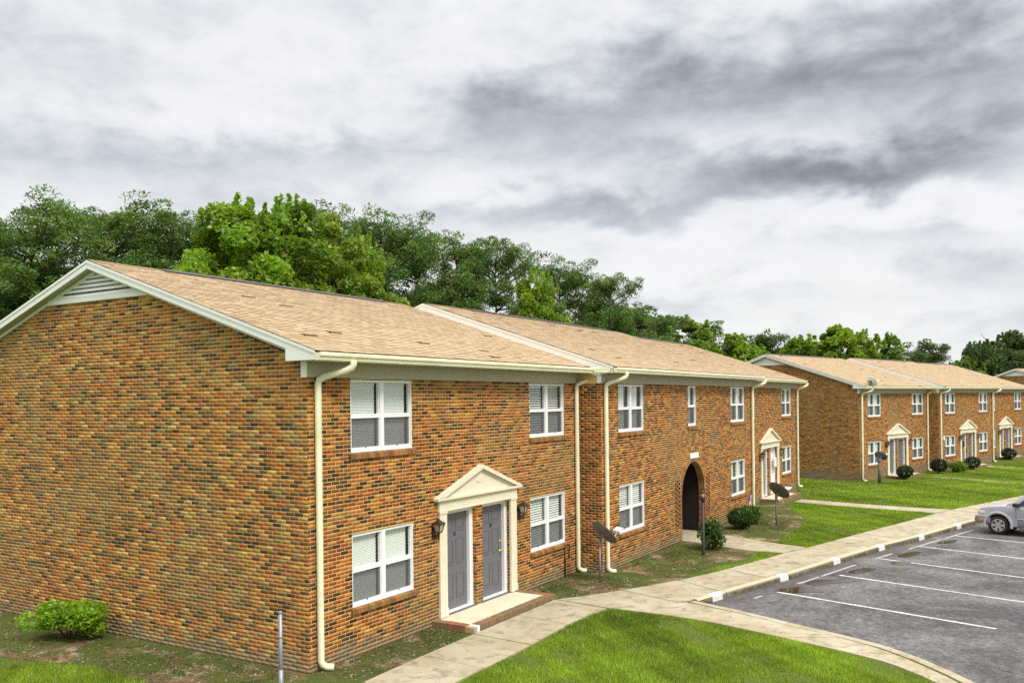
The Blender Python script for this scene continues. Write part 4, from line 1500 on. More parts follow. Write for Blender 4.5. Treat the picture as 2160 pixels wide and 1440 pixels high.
def arch_front(root, bw, mort, x0, x1, yw, pal):
    ops = [win_opening(10.87, ZU), win_opening(10.87, ZL), win_opening(20.75, ZU), win_opening(20.75, ZL), win_opening(16.26, ZU, 0.79)]
    cx, r_, zs = 16.70, 1.115, 1.295
    ring = 0.115
    pierced = [(15.03, 15.47, 7 * C_H, 28 * C_H), (17.93, 18.37, 7 * C_H, 28 * C_H)]
    def clip(zm):
        if zm < zs:
            h = r_ + ring * 0.98
        elif zm < zs + r_ + ring:
            h = math.sqrt(max(0, (r_ + ring) ** 2 - (zm - zs) ** 2))
        else:
            return []
        return [(cx - h, cx + h)]
    W_ = Wall((0, yw, 0), (1, 0, 0), (0, -1, 0))
    arr, cols = lay_bricks(x1 - x0, -6 * C_H, 78, ops + pierced, None, pal, 0.05, clip, x0)
    bw.add(W_, arr, cols)
    # pierced panels: open checkerboard of headers
    for (a, b_, c_, d_) in pierced:
        pb = MB()
        for rr in range(21):
            for k in range(3):
                if (rr + k) % 2 == 0:
                    xx = a + k * (b_ - a) / 3
                    c = random.choice([(.40, .17, .06), (.34, .13, .05), (.45, .22, .08)])
                    pb.box(xx - 0.012, xx + (b_ - a) / 3 + 0.012, yw - 0.006, yw + 0.10, c_ + rr * C_H + 0.004, c_ + (rr + 1) * C_H - 0.004, c)
        obj('pierced_panel', pb.mesh('pierced_panel', MAT['brick']), root)
    # mortar sheet in three bands so that the arch and the window above it both cut through
    lower = [o for o in ops if o[2] < 2] + [p for p in pierced]
    mortar_front(mort, x0, x1, yw, -0.4, 2.9, lower, (cx, r_, zs))
    mortar_front(mort, x0, x1, yw, 2.9, 5.11, [o for o in ops if o[2] > 2])
    reveals(bw, mort, ops, yw, 0.07, pal)
    # rowlock ring of the arch and the jambs
    vo = MB()
    def vous(p0, p1, p2, p3, c):
        vs = [(p[0], yw - 0.012, p[1]) for p in (p0, p1, p2, p3)] + [(p[0], yw + 0.21, p[1]) for p in (p0, p1, p2, p3)]
        vo.add(vs, [(0, 1, 2, 3), (0, 4, 5, 1), (1, 5, 6, 2), (2, 6, 7, 3), (3, 7, 4, 0)], c)
    n = 52
    for i in range(n):
        t0, t1 = math.pi * (i + 0.06) / n, math.pi * (i + 0.94) / n
        c = tuple(np.array(random.choice([(.45, .24, .08), (.40, .19, .065), (.36, .14, .05), (.47, .28, .10)])) * random.uniform(.85, 1.1))
        f = lambda rr, t: (cx + rr * math.cos(t), zs + rr * math.sin(t))
        vous(f(r_ - 0.005, t0), f(r_ + ring, t0), f(r_ + ring, t1), f(r_ - 0.005, t1), c)
    z = -0.05
    while z < zs - 0.02:
        for sg in (-1, 1):
            c = tuple(np.array(random.choice([(.42, .20, .07), (.36, .14, .05), (.30, .10, .04)])) * random.uniform(.85, 1.1))
            vous((cx + sg * (r_ - 0.005), z), (cx + sg * (r_ + ring), z), (cx + sg * (r_ + ring), z + 0.058), (cx + sg * (r_ - 0.005), z + 0.058), c)
        z += C_H
    me = vo.mesh('arch_ring', MAT['brick'])
    bm = bmesh.new(); bm.from_mesh(me); bmesh.ops.recalc_face_normals(bm, faces=bm.faces); bm.to_mesh(me); bm.free()
    obj('arch_ring', me, root)
    # passage behind the arch
    pa = MB()
    xa, xb, yd = cx - r_ - 0.02, cx + r_ + 0.02, 9.5
    y0 = yw + 0.02
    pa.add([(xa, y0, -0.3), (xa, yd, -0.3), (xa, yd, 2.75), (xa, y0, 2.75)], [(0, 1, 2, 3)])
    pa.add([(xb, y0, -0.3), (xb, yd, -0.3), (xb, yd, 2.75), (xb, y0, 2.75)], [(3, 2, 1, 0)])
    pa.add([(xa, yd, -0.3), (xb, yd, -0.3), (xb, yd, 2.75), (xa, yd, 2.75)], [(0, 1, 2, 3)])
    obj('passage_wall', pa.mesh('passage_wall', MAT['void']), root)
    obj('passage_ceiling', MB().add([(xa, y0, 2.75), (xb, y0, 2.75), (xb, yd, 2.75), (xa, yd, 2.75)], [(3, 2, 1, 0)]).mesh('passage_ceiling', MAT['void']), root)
    obj('passage_floor', MB().box(xa, xb, 0.82, yd, -0.1, 0.02).mesh('passage_floor', MAT['concrete']), root)
    sf = MB()
    for i in range(9):
        sf.box(xa + 0.1, xa + 1.2, 2.2 + i * 0.25, 2.47 + i * 0.25, 0.14 + i * 0.19, 0.18 + i * 0.19)
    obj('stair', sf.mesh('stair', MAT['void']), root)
    place_window(root, 10.87, ZU, yw, 'curtain')
    place_window(root, 10.87, ZL, yw, 'wide')
    place_window(root, 20.75, ZU, yw, 'curtain')
    place_window(root, 20.75, ZL, yw, 'curtain')
    place_window(root, 16.26, ZU, yw, 'curtain', True)


def side_wall(root, bw, mort, x, yw, sgn, pal, full=True, ymax=DEPTH):
    """gable end wall, outward normal sgn*x"""
    W_ = Wall((x, yw, 0), (0, 1, 0), (sgn, 0, 0))
    yr = RIDGE_Y
    def ztop(z):
        if z < 5.0:
            return (0.0, DEPTH)
        d_ = max(0.0, (z + 0.20 - EAVE_Z) / SLOPE + EAVE_Y)
        return (d_, DEPTH - d_)
    rows = int(6.56 / C_H) + 6
    arr, cols = lay_bricks(ymax, -6 * C_H, rows, (), ztop, pal, C_L * 0.5)
    if len(arr):
        # corner alternation with the front wall
        bw.add(W_, arr, cols)
    mort.add([(x, yw, -0.4), (x, yw + DEPTH, -0.4), (x, yw + DEPTH, 5.11), (x, yw + RIDGE_Y, RIDGE_Z - 0.17), (x, yw, 5.11)], [(0, 1, 2, 3, 4)] if sgn > 0 else [(4, 3, 2, 1, 0)])


def plain_rear(root, x0, x1, yw):
    y = yw + DEPTH
    mb = MB().add([(x0, y, -0.4), (x1, y, -0.4), (x1, y, 5.11), (x0, y, 5.11)], [(3, 2, 1, 0)])
    obj('rear_wall', mb.mesh('rear_wall', MAT['farbrick']), root)


def make_building(name, label, origin, rot, kind, singles, full=True):
    root = thing(name, label, 'apartment building', origin, rot, 'brick apartment rows')
    bw = Brickwork(root)
    mort = MB()
    dB = 0.668
    xA = 9.80
    if kind == 'arch':
        xB, xC = 23.47, 33.60
    else:
        xB, xC = 19.90, 29.90
    near = kind == 'arch'
    pf = PAL_FRONT
    ps = PAL_SIDE if near else PAL_RED_SHADE
    side_wall(root, bw, mort, 0.0, 0.0, -1, ps)
    if full:
        unit_front(root, bw, mort, 0.0, xA, 0.0, pf, ('mini', 'mini', 'wide', 'wide') if near else ('curtain',) * 4, near)
        # return of the projecting middle part
        arr, cols = lay_bricks(dB - 0.002, -6 * C_H, 78, (), None, PAL_RED_SHADE, 0.08)
        bw.add(Wall((xA, -dB, 0), (0, 1, 0), (-1, 0, 0)), arr, cols)
        mort.add([(xA, -dB, -0.4), (xA, 0, -0.4), (xA, 0, 5.11), (xA, -dB, 5.11)], [(3, 2, 1, 0)])
        mort.add([(xB, -dB, -0.4), (xB, 0, -0.4), (xB, 0, 5.11), (xB, -dB, 5.11)], [(0, 1, 2, 3)])
        if kind == 'arch':
            arch_front(root, bw, mort, xA, xB, -dB, pf)
        else:
            unit_front(root, bw, mort, xA, xB, -dB, pf, ('curtain',) * 4, False)
        unit_front(root, bw, mort, xB, xC, 0.0, pf, ('curtain',) * 4, False, whites=(False, near))
        mort.add([(xC, 0, -0.4), (xC, DEPTH, -0.4), (xC, DEPTH, 5.11), (xC, RIDGE_Y, RIDGE_Z - 0.17), (xC, 0, 5.11)], [(0, 1, 2, 3, 4)])
    else:
        for (a, b_, y_) in ((0, xA, 0), (xA, xB, -dB), (xB, xC, 0)):
            mb = MB().add([(a, y_, -0.4), (b_, y_, -0.4), (b_, y_, 5.11), (a, y_, 5.11)], [(0, 1, 2, 3)])
            obj('front_wall', mb.mesh('front_wall', MAT['farbrick']), root)
    obj('wall', mort.mesh('wall', MAT['mortar']), root)
    bw.build(singles)
    plain_rear(root, 0, xA, 0); plain_rear(root, xA, xB, -dB); plain_rear(root, xB, xC, 0)
    roof(root, 0, xA, 0, 0.2, -0.06, singles)
    roof(root, xA, xB, -dB, 0.05, 0.1, 0)
    roof(root, xB, xC, 0, 0.0, 0.2, 0)
    rake(root, 0.0, 0.0, -1, near)
    rake(root, xC, 0.0, 1, False)
    # step between the roofs: white board face with shingle edge
    for xs, sg in ((xA - 0.045, -1), (xB + 0.095, 1)):
        yr, ye = RIDGE_Y - dB, EAVE_Y - dB
        st = MB()
        st.prism([(ye, EAVE_Z - 0.155), (ye, EAVE_Z - 0.008), (yr, RIDGE_Z - 0.008), (2 * yr - ye, EAVE_Z - 0.008), (2 * yr - ye, EAVE_Z - 0.40), (yr, RIDGE_Z - 0.40), (ye + 0.5, EAVE_Z - 0.22)], 'x', xs - 0.012 if sg < 0 else xs, xs if sg < 0 else xs + 0.012)
        obj('roof_step_board', st.mesh('roof_step_board', MAT['fascia']), root)
        tr = MB()
        tr.prism([(ye, EAVE_Z - 0.006), (yr, RIDGE_Z - 0.006), (yr, RIDGE_Z - 0.055), (ye, EAVE_Z - 0.052)], 'x', xs - 0.024 if sg < 0 else xs + 0.0125, xs - 0.0125 if sg < 0 else xs + 0.024)
        tr.prism([(2 * yr - ye, EAVE_Z - 0.006), (yr, RIDGE_Z - 0.006), (yr, RIDGE_Z - 0.055), (2 * yr - ye, EAVE_Z - 0.052)], 'x', xs - 0.024 if sg < 0 else xs + 0.0125, xs - 0.0125 if sg < 0 else xs + 0.024)
        obj('roof_step_trim', tr.mesh('roof_step_trim', MAT['fascia']), root)
    for a, b_, y_, c0, c1 in ((0, xA, 0, True, False), (xA, xB, -dB, True, True), (xB, xC, 0, False, True)):
        eave_front(root, a if c0 else a + 0.21, b_, y_, c0, c1)
    gutter(root, -0.20, xA - 0.03, 0); gutter(root, xA - 0.06, xB + 0.10, -dB); gutter(root, xB + 0.12, xC + 0.22, 0)
    # short valley gutter closing the step
    obj('gutter_return', MB().box(xA - 0.078, xA - 0.062, EAVE_Y - dB + 0.03, EAVE_Y - 0.135, 5.118, 5.238).mesh('gutter_return', MAT['cream']), root)
    if full:
        downspout(root, 0.20, 0.0)
        downspout(root, xA - 0.17, 0.0, 0.0, 0.42)
        downspout(root, xA + 0.18, -dB, -0.02)
        downspout(root, xB - 0.12, -dB, 0.0, 0.42)
        downspout(root, xC - 0.03, 0.0)
    # gas pipe loop by the near lower window
    if near:
        obj('service_pipe', MB().tube([(8.95, -0.03, -0.02), (8.95, -0.03, 0.72), (9.0, -0.05, 0.8), (9.12, -0.06, 0.8), (9.17, -0.05, 0.7), (9.17, -0.03, 0.45)], 0.016, 6).mesh('service_pipe', MAT['post'], True), root)
    return root


b1 = make_building('apartment_building', 'two storey brick apartment row nearest the viewer, with an arched passage in its front', (0, 0, 0), 0.0, 'arch', 300)
b2 = make_building('apartment_building', 'second brick apartment row, beyond the grassy gap, behind the silver car', (40.437, -1.79, -0.2515), -0.2525, 'plain', 0)
b3 = make_building('apartment_building', 'third brick apartment row at the right edge, only its gable top showing', (78.6, -13.5, -0.45), -0.44, 'far', 0, False)

# sign above the arch
t = thing('wall_sign', 'small white plate on the brick above the arched passage', 'sign', (16.74, -0.668, 2.60))
obj('plate', MB().box(-0.40, 0.40, -0.035, -0.012, -0.085, 0.085).mesh('plate', MAT['white']), t)

# ------------------------------------------------------------------ satellite dishes, posts, small things
def dish_parts(root, h, az, el, pole_mat, rw=0.33, rh=0.30, pr=0.028, back='dish'):
    """pole, reflector, bracket, feed arm, receiver"""
    obj('pole', MB().tube([(0, 0, -0.15), (0, 0, h)], pr, 10).mesh('pole', MAT[pole_mat], True), root)
    D = Vector((math.cos(az) * math.cos(el), math.sin(az) * math.cos(el), math.sin(el)))   # where the bowl looks
    Rg = D.cross(Vector((0, 0, 1))).normalized()
    Up = Rg.cross(D).normalized()
    c = Vector((0, 0, h + 0.03)) + D * 0.13 + Up * 0.05
    def ptl(a, b_, d_):
        return tuple(c + Rg * a + Up * b_ + D * d_)
    for nm, off, mt in (('reflector', 0.0, back), ('reflector_face', 0.008, 'dishface')):
        mb = MB()
        nr, ns = 6, 32
        vs = [ptl(0, 0, off)]
        for i in range(1, nr + 1):
            q = i / nr
            for k in range(ns):
                t = 2 * math.pi * k / ns
                vs.append(ptl(rw * q * math.cos(t), rh * q * math.sin(t), off + 0.075 * q * q))
        fs = [(0, 1 + (k + 1) % ns, 1 + k) for k in range(ns)]
        for i in range(nr - 1):
            for k in range(ns):
                a, b_ = 1 + i * ns + k, 1 + i * ns + (k + 1) % ns
                fs.append((a, b_, b_ + ns, a + ns))
        if nm == 'reflector':
            n0 = len(vs)
            for k in range(ns):
                t = 2 * math.pi * k / ns
                vs.append(ptl(rw * 1.02 * math.cos(t), rh * 1.02 * math.sin(t), 0.088))
            for k in range(ns):
                a, b_ = 1 + (nr - 1) * ns + k, 1 + (nr - 1) * ns + (k + 1) % ns
                fs.append((a, b_, n0 + (k + 1) % ns, n0 + k))
        mb.add(vs, fs)
        obj(nm, mb.mesh(nm, MAT[mt], True), root)
    br = MB()
    br.tube([(0, 0, h - 0.10), (0, 0, h + 0.06)], pr * 1.5, 10)
    br.tube([tuple(Vector((0, 0, h))), ptl(0, -0.05, -0.005)], 0.03, 6)
    for s_ in (-1, 1):
        br.tube([tuple(Vector((0, 0, h - 0.05)) + Rg * 0.05 * s_), ptl(0.10 * s_, 0.05, 0.0)], 0.012, 5)
    br.add([ptl(-.09, -.12, -.012), ptl(.09, -.12, -.012), ptl(.09, .08, -.012), ptl(-.09, .08, -.012), ptl(-.09, -.12, .004), ptl(.09, -.12, .004), ptl(.09, .08, .004), ptl(-.09, .08, .004)],
           [(0, 3, 2, 1), (4, 5, 6, 7), (0, 1, 5, 4), (1, 2, 6, 5), (2, 3, 7, 6), (3, 0, 4, 7)])
    obj('bracket', br.mesh('bracket', MAT['steel']), root)
    tip = ptl(0, -rh * 0.62, 0.42)
    obj('feed_arm', MB().tube([ptl(0, -rh * 0.93, 0.03), ptl(0, -rh * 0.97, 0.12), tip], 0.016, 6).mesh('feed_arm', MAT['dishface']), root)
    rc = MB()
    tv = Vector(tip)
    for s_ in (-1, 0, 1):
        q = tv + Rg * 0.09 * s_
        rc.tube([tuple(q + D * 0.05), tuple(q - D * 0.02), tuple(q - D * 0.07 + Up * 0.02)], [0.028, 0.032, 0.036], 10)
    rc.tube([tuple(tv - Rg * 0.15 + D * 0.05), tuple(tv + Rg * 0.15 + D * 0.05)], 0.022, 6)
    obj('receiver', rc.mesh('receiver', MAT['white'], True), root)


t = thing('satellite_dish', 'grey satellite dish on a thin pole by the downspouts in the inner wall corner', 'satellite dish', (8.744, -1.094, 0), 0, 'satellite dishes on poles')
dish_parts(t, 1.0, R(-32), R(40), 'steel', 0.40, 0.36, 0.026)
t = thing('satellite_dish', 'dark satellite dish on a brown pole beside the porch with the pink flag', 'satellite dish', (20.175, -2.413, 0), 0, 'satellite dishes on poles')
dish_parts(t, 1.02, R(-32), R(40), 'polebrown', 0.42, 0.37, 0.03)
t = thing('satellite_dish', 'small dark dish on a thick pole before the second row of flats', 'satellite dish', (40.0, -2.85, -0.25), 0, 'satellite dishes on poles')
dish_parts(t, 1.30, R(-24), R(36), 'polebrown', 0.36, 0.30, 0.09)
t = thing('satellite_dish', 'white dish fixed above the gutter corner of the second row', 'satellite dish', (40.8, -2.25, 4.98), 0)
dish_parts(t, 0.12, R(-35), R(30), 'steel', 0.36, 0.33, 0.025, 'white')

t = thing('metal_post', 'bare galvanised steel post standing before the left brick gable wall', 'post', (-1.04, -0.42, 0))
obj('shaft', MB().tube([(0, 0, -0.3), (0, 0, 1.27)], 0.030, 12).mesh('shaft', MAT['steel'], True), t)
obj('sleeve', MB().tube([(0, 0, -0.2), (0, 0, 0.42)], 0.036, 12).mesh('sleeve', MAT['steel'], True), t)
obj('collar', MB().tube([(0, 0, 0.90), (0, 0, 0.925)], 0.034, 12).mesh('collar', MAT['steel'], True), t)
obj('cap', MB().lathe([(0.032, 1.265), (0.034, 1.29), (0.02, 1.305)], 12).mesh('cap', MAT['steel'], True), t)

t = thing('lamp_post', 'slim dark brown lamp post with a small lantern before the arched passage', 'lamp post', (13.50, -2.067, 0))
obj('shaft', MB().tube([(0, 0, -0.3), (0, 0, 0.15), (0, 0, 0.2), (0, 0, 1.52)], [0.05, 0.05, 0.042, 0.038], 12).mesh('shaft', MAT['post'], True), t)
obj('lantern_base', MB().lathe([(0.03, 1.50), (0.06, 1.53), (0.06, 1.63), (0.04, 1.66)], 10).mesh('lantern_base', MAT['black'], True), t)
obj('lantern_glass', MB().lathe([(0.042, 1.66), (0.05, 1.76)], 8).mesh('lantern_glass', MAT['lampglass']), t)
obj('lantern_cap', MB().lathe([(0.07, 1.76), (0.075, 1.775), (0.04, 1.82), (0.015, 1.86)], 10).mesh('lantern_cap', MAT['dark'], True), t)

# flag on a garden stick
t = thing('garden_flag', 'small pink and white striped flag on a stick beside the porch', 'flag', (20.9, -1.25, 0))
obj('stick', MB().tube([(0, 0, -0.1), (0, 0, 0.95), ], 0.008, 6).tube([(0, 0, 0.94), (0.40, 0, 0.94)], 0.006, 6).mesh('stick', MAT['black']), t)
fm = MB()
vs = []
for i in range(9):
    for j in range(9):
        x, z = 0.38 * i / 8, -0.46 * j / 8
        vs.append((x, 0.03 * math.sin(i * 0.9 + j * 0.3) * j / 8, z))
fm.add(vs, [(i * 9 + j, i * 9 + j + 1, (i + 1) * 9 + j + 1, (i + 1) * 9 + j) for i in range(8) for j in range(8)])
obj('cloth', fm.mesh('cloth', MAT['flag'], True), t, (0, 0, 0.93))

# white notice bag on the far door of the nearest row
t = thing('door_bag', 'white delivery bag hung on the right door of the far porch', 'bag', (29.55, 0.05, 1.75))
bg = MB()
bg.prism([(-0.13, -0.42), (0.16, -0.44), (0.15, -0.05), (0.05, 0.0), (-0.08, 0.02), (-0.12, -0.06)], 'y', -0.06, 0.0)
obj('sack', bg.mesh('sack', MAT['white']), t)
obj('loop', MB().tube([(-0.05, -0.03, 0), (-0.03, -0.03, 0.12), (0.0, -0.02, 0.16), (0.03, -0.03, 0.1), (0.04, -0.03, 0)], 0.008, 5).mesh('loop', MAT['white']), t)

# wreath with a yellow flower on a door of the second row
c2, s2 = math.cos(-0.2525), math.sin(-0.2525)
def b2w(x, y, z=0.0):
    return (40.437 + c2 * x - s2 * y, -1.79 + s2 * x + c2 * y, z - 0.2515)
t = thing('door_wreath', 'dark hanging wreath with yellow flowers on a door of the second row', 'wreath', b2w(9.8 + 4.42, -0.668 + 0.12, 1.45), -0.2525)
wr = MB()
for i in range(40):
    a = 2 * math.pi * i / 40
    for k in range(3):
        rr = 0.19 + random.uniform(-0.04, 0.05)
        p = Vector((rr * math.cos(a), random.uniform(-0.06, 0), rr * math.sin(a)))
        wr.tube([tuple(p), tuple(p + Vector((random.uniform(-.05, .05), random.uniform(-.05, 0), random.uniform(-.05, .05))))], [0.02, 0.004], 4)
obj('ring', wr.mesh('ring', MAT['black']), t)
fl = MB()
for i in range(7):
    p = (random.uniform(-.08, .08), -0.08, -0.2 + random.uniform(-.07, .07))
    fl.lathe([(0.01, 0), (0.035, -0.01), (0.045, -0.03), (0.01, -0.035)], 7, 'y', p)
obj('flowers', fl.mesh('flowers', MAT['yellow']), t)
# small alarm box on the second row's middle downspout corner
t = thing('utility_box', 'small white box on the wall beside a downspout of the second row', 'utility box', b2w(9.8 + 0.55, -0.70, 2.05), -0.2525)
obj('case', MB().box(-0.1, 0.1, -0.07, 0.02, -0.12, 0.12).mesh('case', MAT['white']), t)
obj('lid', MB().box(-0.11, 0.11, -0.082, -0.072, -0.13, 0.13).mesh('lid', MAT['white']), t)


# ------------------------------------------------------------------ leaves
def leaf_quads(C, size, aspect, cols, up=0.0, rngl=rng, jit=0.35, fold=True):
    """quads with random facing at centres C ; up>0 tilts them towards the sky"""
    n = len(C)
    d = rngl.normal(size=(n, 3))
    d /= np.linalg.norm(d, axis=1)[:, None]
    nr = rngl.normal(size=(n, 3)) + np.array([0, 0, up])
    nr /= np.linalg.norm(nr, axis=1)[:, None]
    t = np.cross(nr, d)
    t /= np.linalg.norm(t, axis=1)[:, None] + 1e-9
    b_ = np.cross(nr, t)
    s = size * rngl.uniform(1 - jit, 1 + jit, n)[:, None]
    # a pointed kite reads more like a leaf spray than a square
    V = np.stack([C - t * s, C + b_ * s * aspect * 0.9 - t * s * 0.1, C + t * s, C - b_ * s * aspect * 0.9 - t * s * 0.1], 1)
    F = np.arange(4 * n).reshape(-1, 4)
    return V.reshape(-1, 3), F, np.repeat(cols, 4, 0)


def crown_broad(H, rw, seed, nblob=60, per=170, size=0.17, base=(.085, .15, .022), spread=0.35, z0=0.22, conic=0.35):
    g = np.random.default_rng(seed)
    zc, rz = H * (1 + z0) / 2, H * (1 - z0) / 2
    Cs, Cc = [], []
    for i in range(nblob):
        while True:
            p = g.uniform(-1, 1, 3)
            r_ = np.linalg.norm(p)
            if 0.45 < r_ < 1.0:
                break
        hz = (p[2] + 1) / 2
        taper = 1 - conic * hz
        c = np.array([p[0] * rw * taper, p[1] * rw * taper, zc + p[2] * rz])
        br = rw * g.uniform(0.17, 0.30) * (1.15 - 0.5 * hz)
        q = g.normal(size=(per, 3))
        q /= np.linalg.norm(q, axis=1)[:, None]
        q *= (g.uniform(0.25, 1.0, per) ** 0.5)[:, None] * br * np.array([1, 1, 0.85])
        L = c + q
        tone = g.uniform(0.72, 1.28)
        yel = g.uniform(0.9, 1.15)
        cc = np.array(base) * tone * g.uniform(0.8, 1.22, (per, 1)) * np.array([yel, 1.0, 0.9])
        Cs.append(L); Cc.append(cc)
    # upright shoots along the top
    for i in range(16):
        a = g.uniform(0, 2 * math.pi); rr = rw * g.uniform(0, 0.65)
        zt = zc + rz * math.sqrt(max(0.05, 1 - (rr / rw) ** 2)) * 0.92
        k = 46
        hgt = g.uniform(0.5, 1.2)
        zz = g.uniform(0, 1, k)
        L = np.stack([rr * math.cos(a) + g.normal(0, 0.16, k) * (1.1 - zz), rr * math.sin(a) + g.normal(0, 0.16, k) * (1.1 - zz), zt - 0.3 + zz * hgt], 1)
        Cs.append(L); Cc.append(np.array(base) * g.uniform(0.85, 1.35) * g.uniform(0.85, 1.2, (k, 1)))
    C, K = np.concatenate(Cs), np.concatenate(Cc)
    return leaf_quads(C, size, 0.62, K, 0.5, g)


def crown_pine(H, rw, seed, nl=46, base=(.050, .088, .022), z0=0.22, tuft=26, size=0.24, per_l=9, puff=1.0):
    g = np.random.default_rng(seed)
    limbs, Cs, Cc = [], [], []
    for i in range(nl):
        hz = z0 + (0.99 - z0) * ((i + g.uniform(0, 1)) / nl)
        prof = math.sqrt(max(0.04, 1 - ((hz - 0.62) / 0.44) ** 2)) if hz > 0.62 else 0.72 + 0.28 * (hz - z0) / (0.62 - z0)
        L = rw * prof * g.uniform(0.7, 1.08)
        a = g.uniform(0, 2 * math.pi)
        rise = g.uniform(0.05, 0.45) + (0.5 if hz > 0.85 else 0)
        p0 = np.array([0, 0, H * hz * 0.93])
        d = np.array([math.cos(a), math.sin(a), 0])
        p1 = p0 + d * L * 0.5 + np.array([0, 0, L * rise * 0.35])
        p2 = p0 + d * L + np.array([0, 0, min(L * rise, H - p0[2] - 0.2)])
        limbs.append((p0, p1, p2))
        for k in range(per_l):
            t = g.uniform(0.30, 1.02)
            q = p0 * (1 - t) ** 2 + 2 * p1 * t * (1 - t) + p2 * t * t
            q = q + g.normal(0, 1, 3) * np.array([0.45, 0.45, 0.28]) * (0.4 + 0.6 * t)
            rr = g.uniform(0.42, 0.72) * puff
            v_ = g.normal(size=(tuft, 3)) + np.array([0, 0, 0.45])
            v_ /= np.linalg.norm(v_, axis=1)[:, None]
            Cs.append(q + v_ * np.array([1, 1, 0.72]) * rr * g.uniform(0.2, 1.0, (tuft, 1)) ** 0.5)
            Cc.append(np.array(base) * g.uniform(0.65, 1.4) * g.uniform(0.8, 1.2, (tuft, 1)) * np.array([g.uniform(0.85, 1.25), 1, 0.9]))
    C, K = np.concatenate(Cs), np.concatenate(Cc)
    V, F, Cn = leaf_quads(C, size, 0.33, K, 0.5, g)
    return V, F, Cn, limbs


def trunk_mesh(H, limbs, r0, bend_seed=0, top=0.93):
    g = np.random.default_rng(bend_seed)
    mb = MB()
    n = 9
    offs = np.cumsum(g.normal(0, 0.05, (n + 1, 2)), 0)
    path = [(offs[i][0] * 0.6, offs[i][1] * 0.6, -0.3 + (H * top + 0.3) * i / n) for i in range(n + 1)]
    mb.tube(path, [max(0.03, r0 * (1 - 0.85 * i / n)) for i in range(n + 1)], 8)
    for p0, p1, p2 in limbs:
        mb.tube([tuple(p0), tuple(p1), tuple(p2)], [r0 * 0.34, r0 * 0.22, r0 * 0.06], 5, cap=False)
    return mb.mesh('trunk', MAT['bark'], True)


def broad_limbs(H, rw, seed, n=16):
    g = np.random.default_rng(seed + 99)
    out = []
    for i in range(n):
        hz = g.uniform(0.18, 0.75)
        a = g.uniform(0, 2 * math.pi)
        L = rw * g.uniform(0.6, 0.95)
        p0 = np.array([0, 0, H * hz])
        d = np.array([math.cos(a), math.sin(a), 0])
        out.append((p0, p0 + d * L * 0.45 + np.array([0, 0, L * 0.35]), p0 + d * L * 0.9 + np.array([0, 0, L * 0.85])))
    return out


PROTO = {}
for i in range(4):
    V, F, Cn, limbs = crown_pine(15.5, 4.2, 20 + i, nl=64 + 3 * i, base=(.095, .175, .036), tuft=95, size=0.105, per_l=9)
    PROTO['p', i] = (np_mesh('crown', V, F, MAT['needle'], Cn), trunk_mesh(15.5, limbs, 0.24, i))
for i in range(4):
    bs = [(.19, .30, .026), (.165, .275, .028), (.20, .305, .028), (.19, .30, .028)][i]
    V, F, Cn = crown_broad(14.3, 3.6, 40 + i, base=bs, nblob=110, per=330, size=0.125, z0=0.12)
    PROTO['d', i] = (np_mesh('crown', V, F, MAT['leaf'], Cn), trunk_mesh(14.3, broad_limbs(14.3, 3.4, i), 0.2, 10 + i, 0.8))
for i in range(3):     # smaller, slimmer trees of the far wood edge
    bs = [(.18, .285, .026), (.155, .255, .028), (.20, .30, .026)][i]
    V, F, Cn = crown_broad(11.5, 3.3, 60 + i, base=bs, nblob=80, per=150, size=0.17, z0=0.05, conic=0.55)
    PROTO['e', i] = (np_mesh('crown', V, F, MAT['leaf'], Cn), trunk_mesh(11.5, broad_limbs(11.5, 2.6, i + 5), 0.15, 20 + i, 0.85))
for i in range(2):     # young upright pines
    V, F, Cn, limbs = crown_pine(11.8, 2.1, 80 + i, nl=40, per_l=6, tuft=60, size=0.13, puff=0.85, base=(.065, .12, .038), z0=0.15)
    PROTO['q', i] = (np_mesh('crown', V, F, MAT['needle'], Cn), trunk_mesh(11.8, limbs, 0.15, 30 + i))
for i in range(2):     # big dark hardwoods
    V, F, Cn = crown_broad(11.5, 5.2, 90 + i, base=(.065, .11, .034), nblob=110, per=190, size=0.19, z0=0.05, conic=0.2)
    PROTO['k', i] = (np_mesh('crown', V, F, MAT['leaf'], Cn), trunk_mesh(11.5, broad_limbs(11.5, 4.5, i + 9), 0.3, 40 + i, 0.8))
PH = dict(p=15.5, d=14.3, e=11.5, q=11.8, k=11.5)

def tree(kind, i, x, y, H, label, rotz, wide=1.0, group='trees behind the apartment rows'):
    nm = {'p': 'pine_tree', 'd': 'broadleaf_tree', 'e': 'broadleaf_tree', 'q': 'pine_tree', 'k': 'broadleaf_tree'}[kind]
    r_ = thing(nm, label, 'tree', (x, y, ground_h(x)), rotz, group)
    s_ = H * ((0.915 if x < 25 else 0.985) if kind == 'p' else 0.97) / PH[kind]
    wide *= 1.14 if kind == 'p' else 1.10
    r_.scale = (s_ * wide, s_ * wide, s_)
    cr, tr = PROTO[kind, i]
    obj('crown', cr, r_)
    obj('trunk', tr, r_)
    return r_


